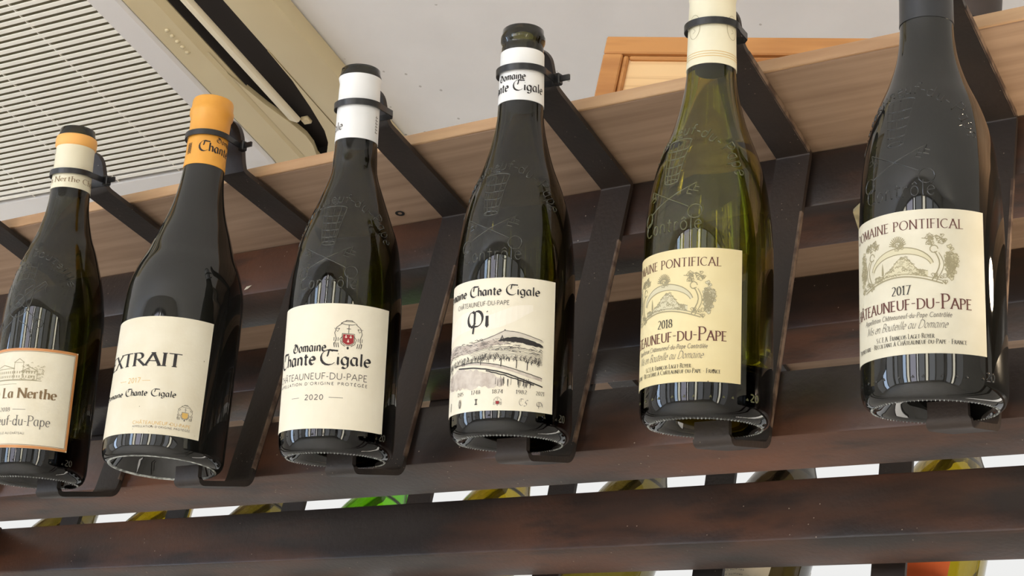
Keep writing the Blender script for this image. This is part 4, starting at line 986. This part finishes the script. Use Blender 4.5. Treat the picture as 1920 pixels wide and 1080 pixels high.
TIES = {1: (.2635, .0165, 'black cable tie round the cream neck of the copper-bordered bottle'), 2: (.2772, .0166, 'black cable tie round the orange neck capsule'),
        3: (.2660, .0160, 'black cable tie round the plain white neck, under a closed bare glass lip ring'), 4: (.2635, .0160, 'black cable tie above gothic lettering on the bare-lipped bottle neck'),
        5: (.2655, .0160, 'black cable tie round the cream crested neck of the yellow-green bottle')}
TIES[3] = (.2660, .0160, 'black cable tie round the white neck of the 2020 red-shield bottle')
for i, t in ((1, t1), (2, t2), (3, t3), (4, t4), (5, t5)): cable_tie(i, t, TIES[i][0], TIES[i][1], TIES[i][2], tail=i in (1, 2, 4), back={1: .0285, 2: .0285}.get(i, .0265))

# ------------------------------------------------------------------ bottles on the far side of the rack
BACK = [(-1.474, G_brown, 'brownish bottle behind the rack at the left end of the gap between the bottom rails'),
        (-1.320, G_amber, 'amber bottle behind the rack, second from the left end of the gap'),
        (-1.166, G_brown, 'smoky olive bottle behind the rack, just left of the bright green one'),
        (-1.012, G_green, 'bright green bottle seen through the gap between the bottom rails'),
        (-.862, G_amber, 'yellow-olive bottle behind the rack, just right of the bright green one'),
        (-.710, G_brown, 'dull olive bottle behind the rack, second to the right of the bright green one'),
        (-.559, G_smoke, 'grey-brown bottle behind the rack with a white back label and green logo'),
        (-.4105, G_amber, 'amber-olive bottle behind the rack with an orange 2022 back label')]
for k, (bx, gm, lab) in enumerate(BACK):
    ax = (.004 * (k % 3 - 1), .325, .945)
    t, Rf, g = build_bottle(10 + k, dict(kind='D', glass=gm, lip=.3025, loc=(bx, 2 * MIR - .7772, .4583), axis=ax, group='bottles on the far side of the rack', label=lab, n=48))
    capsule(t, Rf, .238, .2785, (M_cap_b, M_cap_w, M_cap_c)[k % 3])
    # front label on the far face, back label towards the rack
    R = RL; vs, fs = label_sheet(-.045, .045, .022, .100, R, OFF); mk('label', [(-x, -y, z) for x, y, z in vs], fs, M_paper, t, angle=60)
    if k >= 6:
        m = M_paper2 if k == 6 else mat('label_orange', (226, 112, 58), .6, c2=(214, 96, 46), scale=30)
        s0, s1 = (-.030, .030); bl = mk('back_label', *label_sheet(s0, s1, .012, .072, R, OFF), m, t, angle=60)
        ik, gn = Ink(), Ink()
        if k == 6:
            gn.line([(.021 + .005 * math.cos(a * PI / 10), .030 + .005 * math.sin(a * PI / 10)) for a in range(21)], .0009); gn.text('AB', .0175, .0245, .0275, .0046, 'sans', .06, weight=1.6)
            for q in range(9): ik.text('contient des sulfites', -.024, .010, .018 + .005 * q, .0018, 'sans', .1)
            inks(bl, R, (('logo', gn, mat('ink_green', (88, 168, 62), .6)), ('small_print', ik, M_ink_g)))
        else:
            ik.text('2022', .006, .020, .030, .0042, 'sans', .1, weight=1.3)
            gn.line([(-.004 + .018 * math.cos(a * PI / 12), .014 + .014 * math.sin(a * PI / 12)) for a in range(0, 13)], .0022)
            inks(bl, R, (('small_print', gn, mat('ink_olive', (110, 128, 62), .6)), ('lettering', ik, mat('ink_rust', (140, 52, 24), .6))))
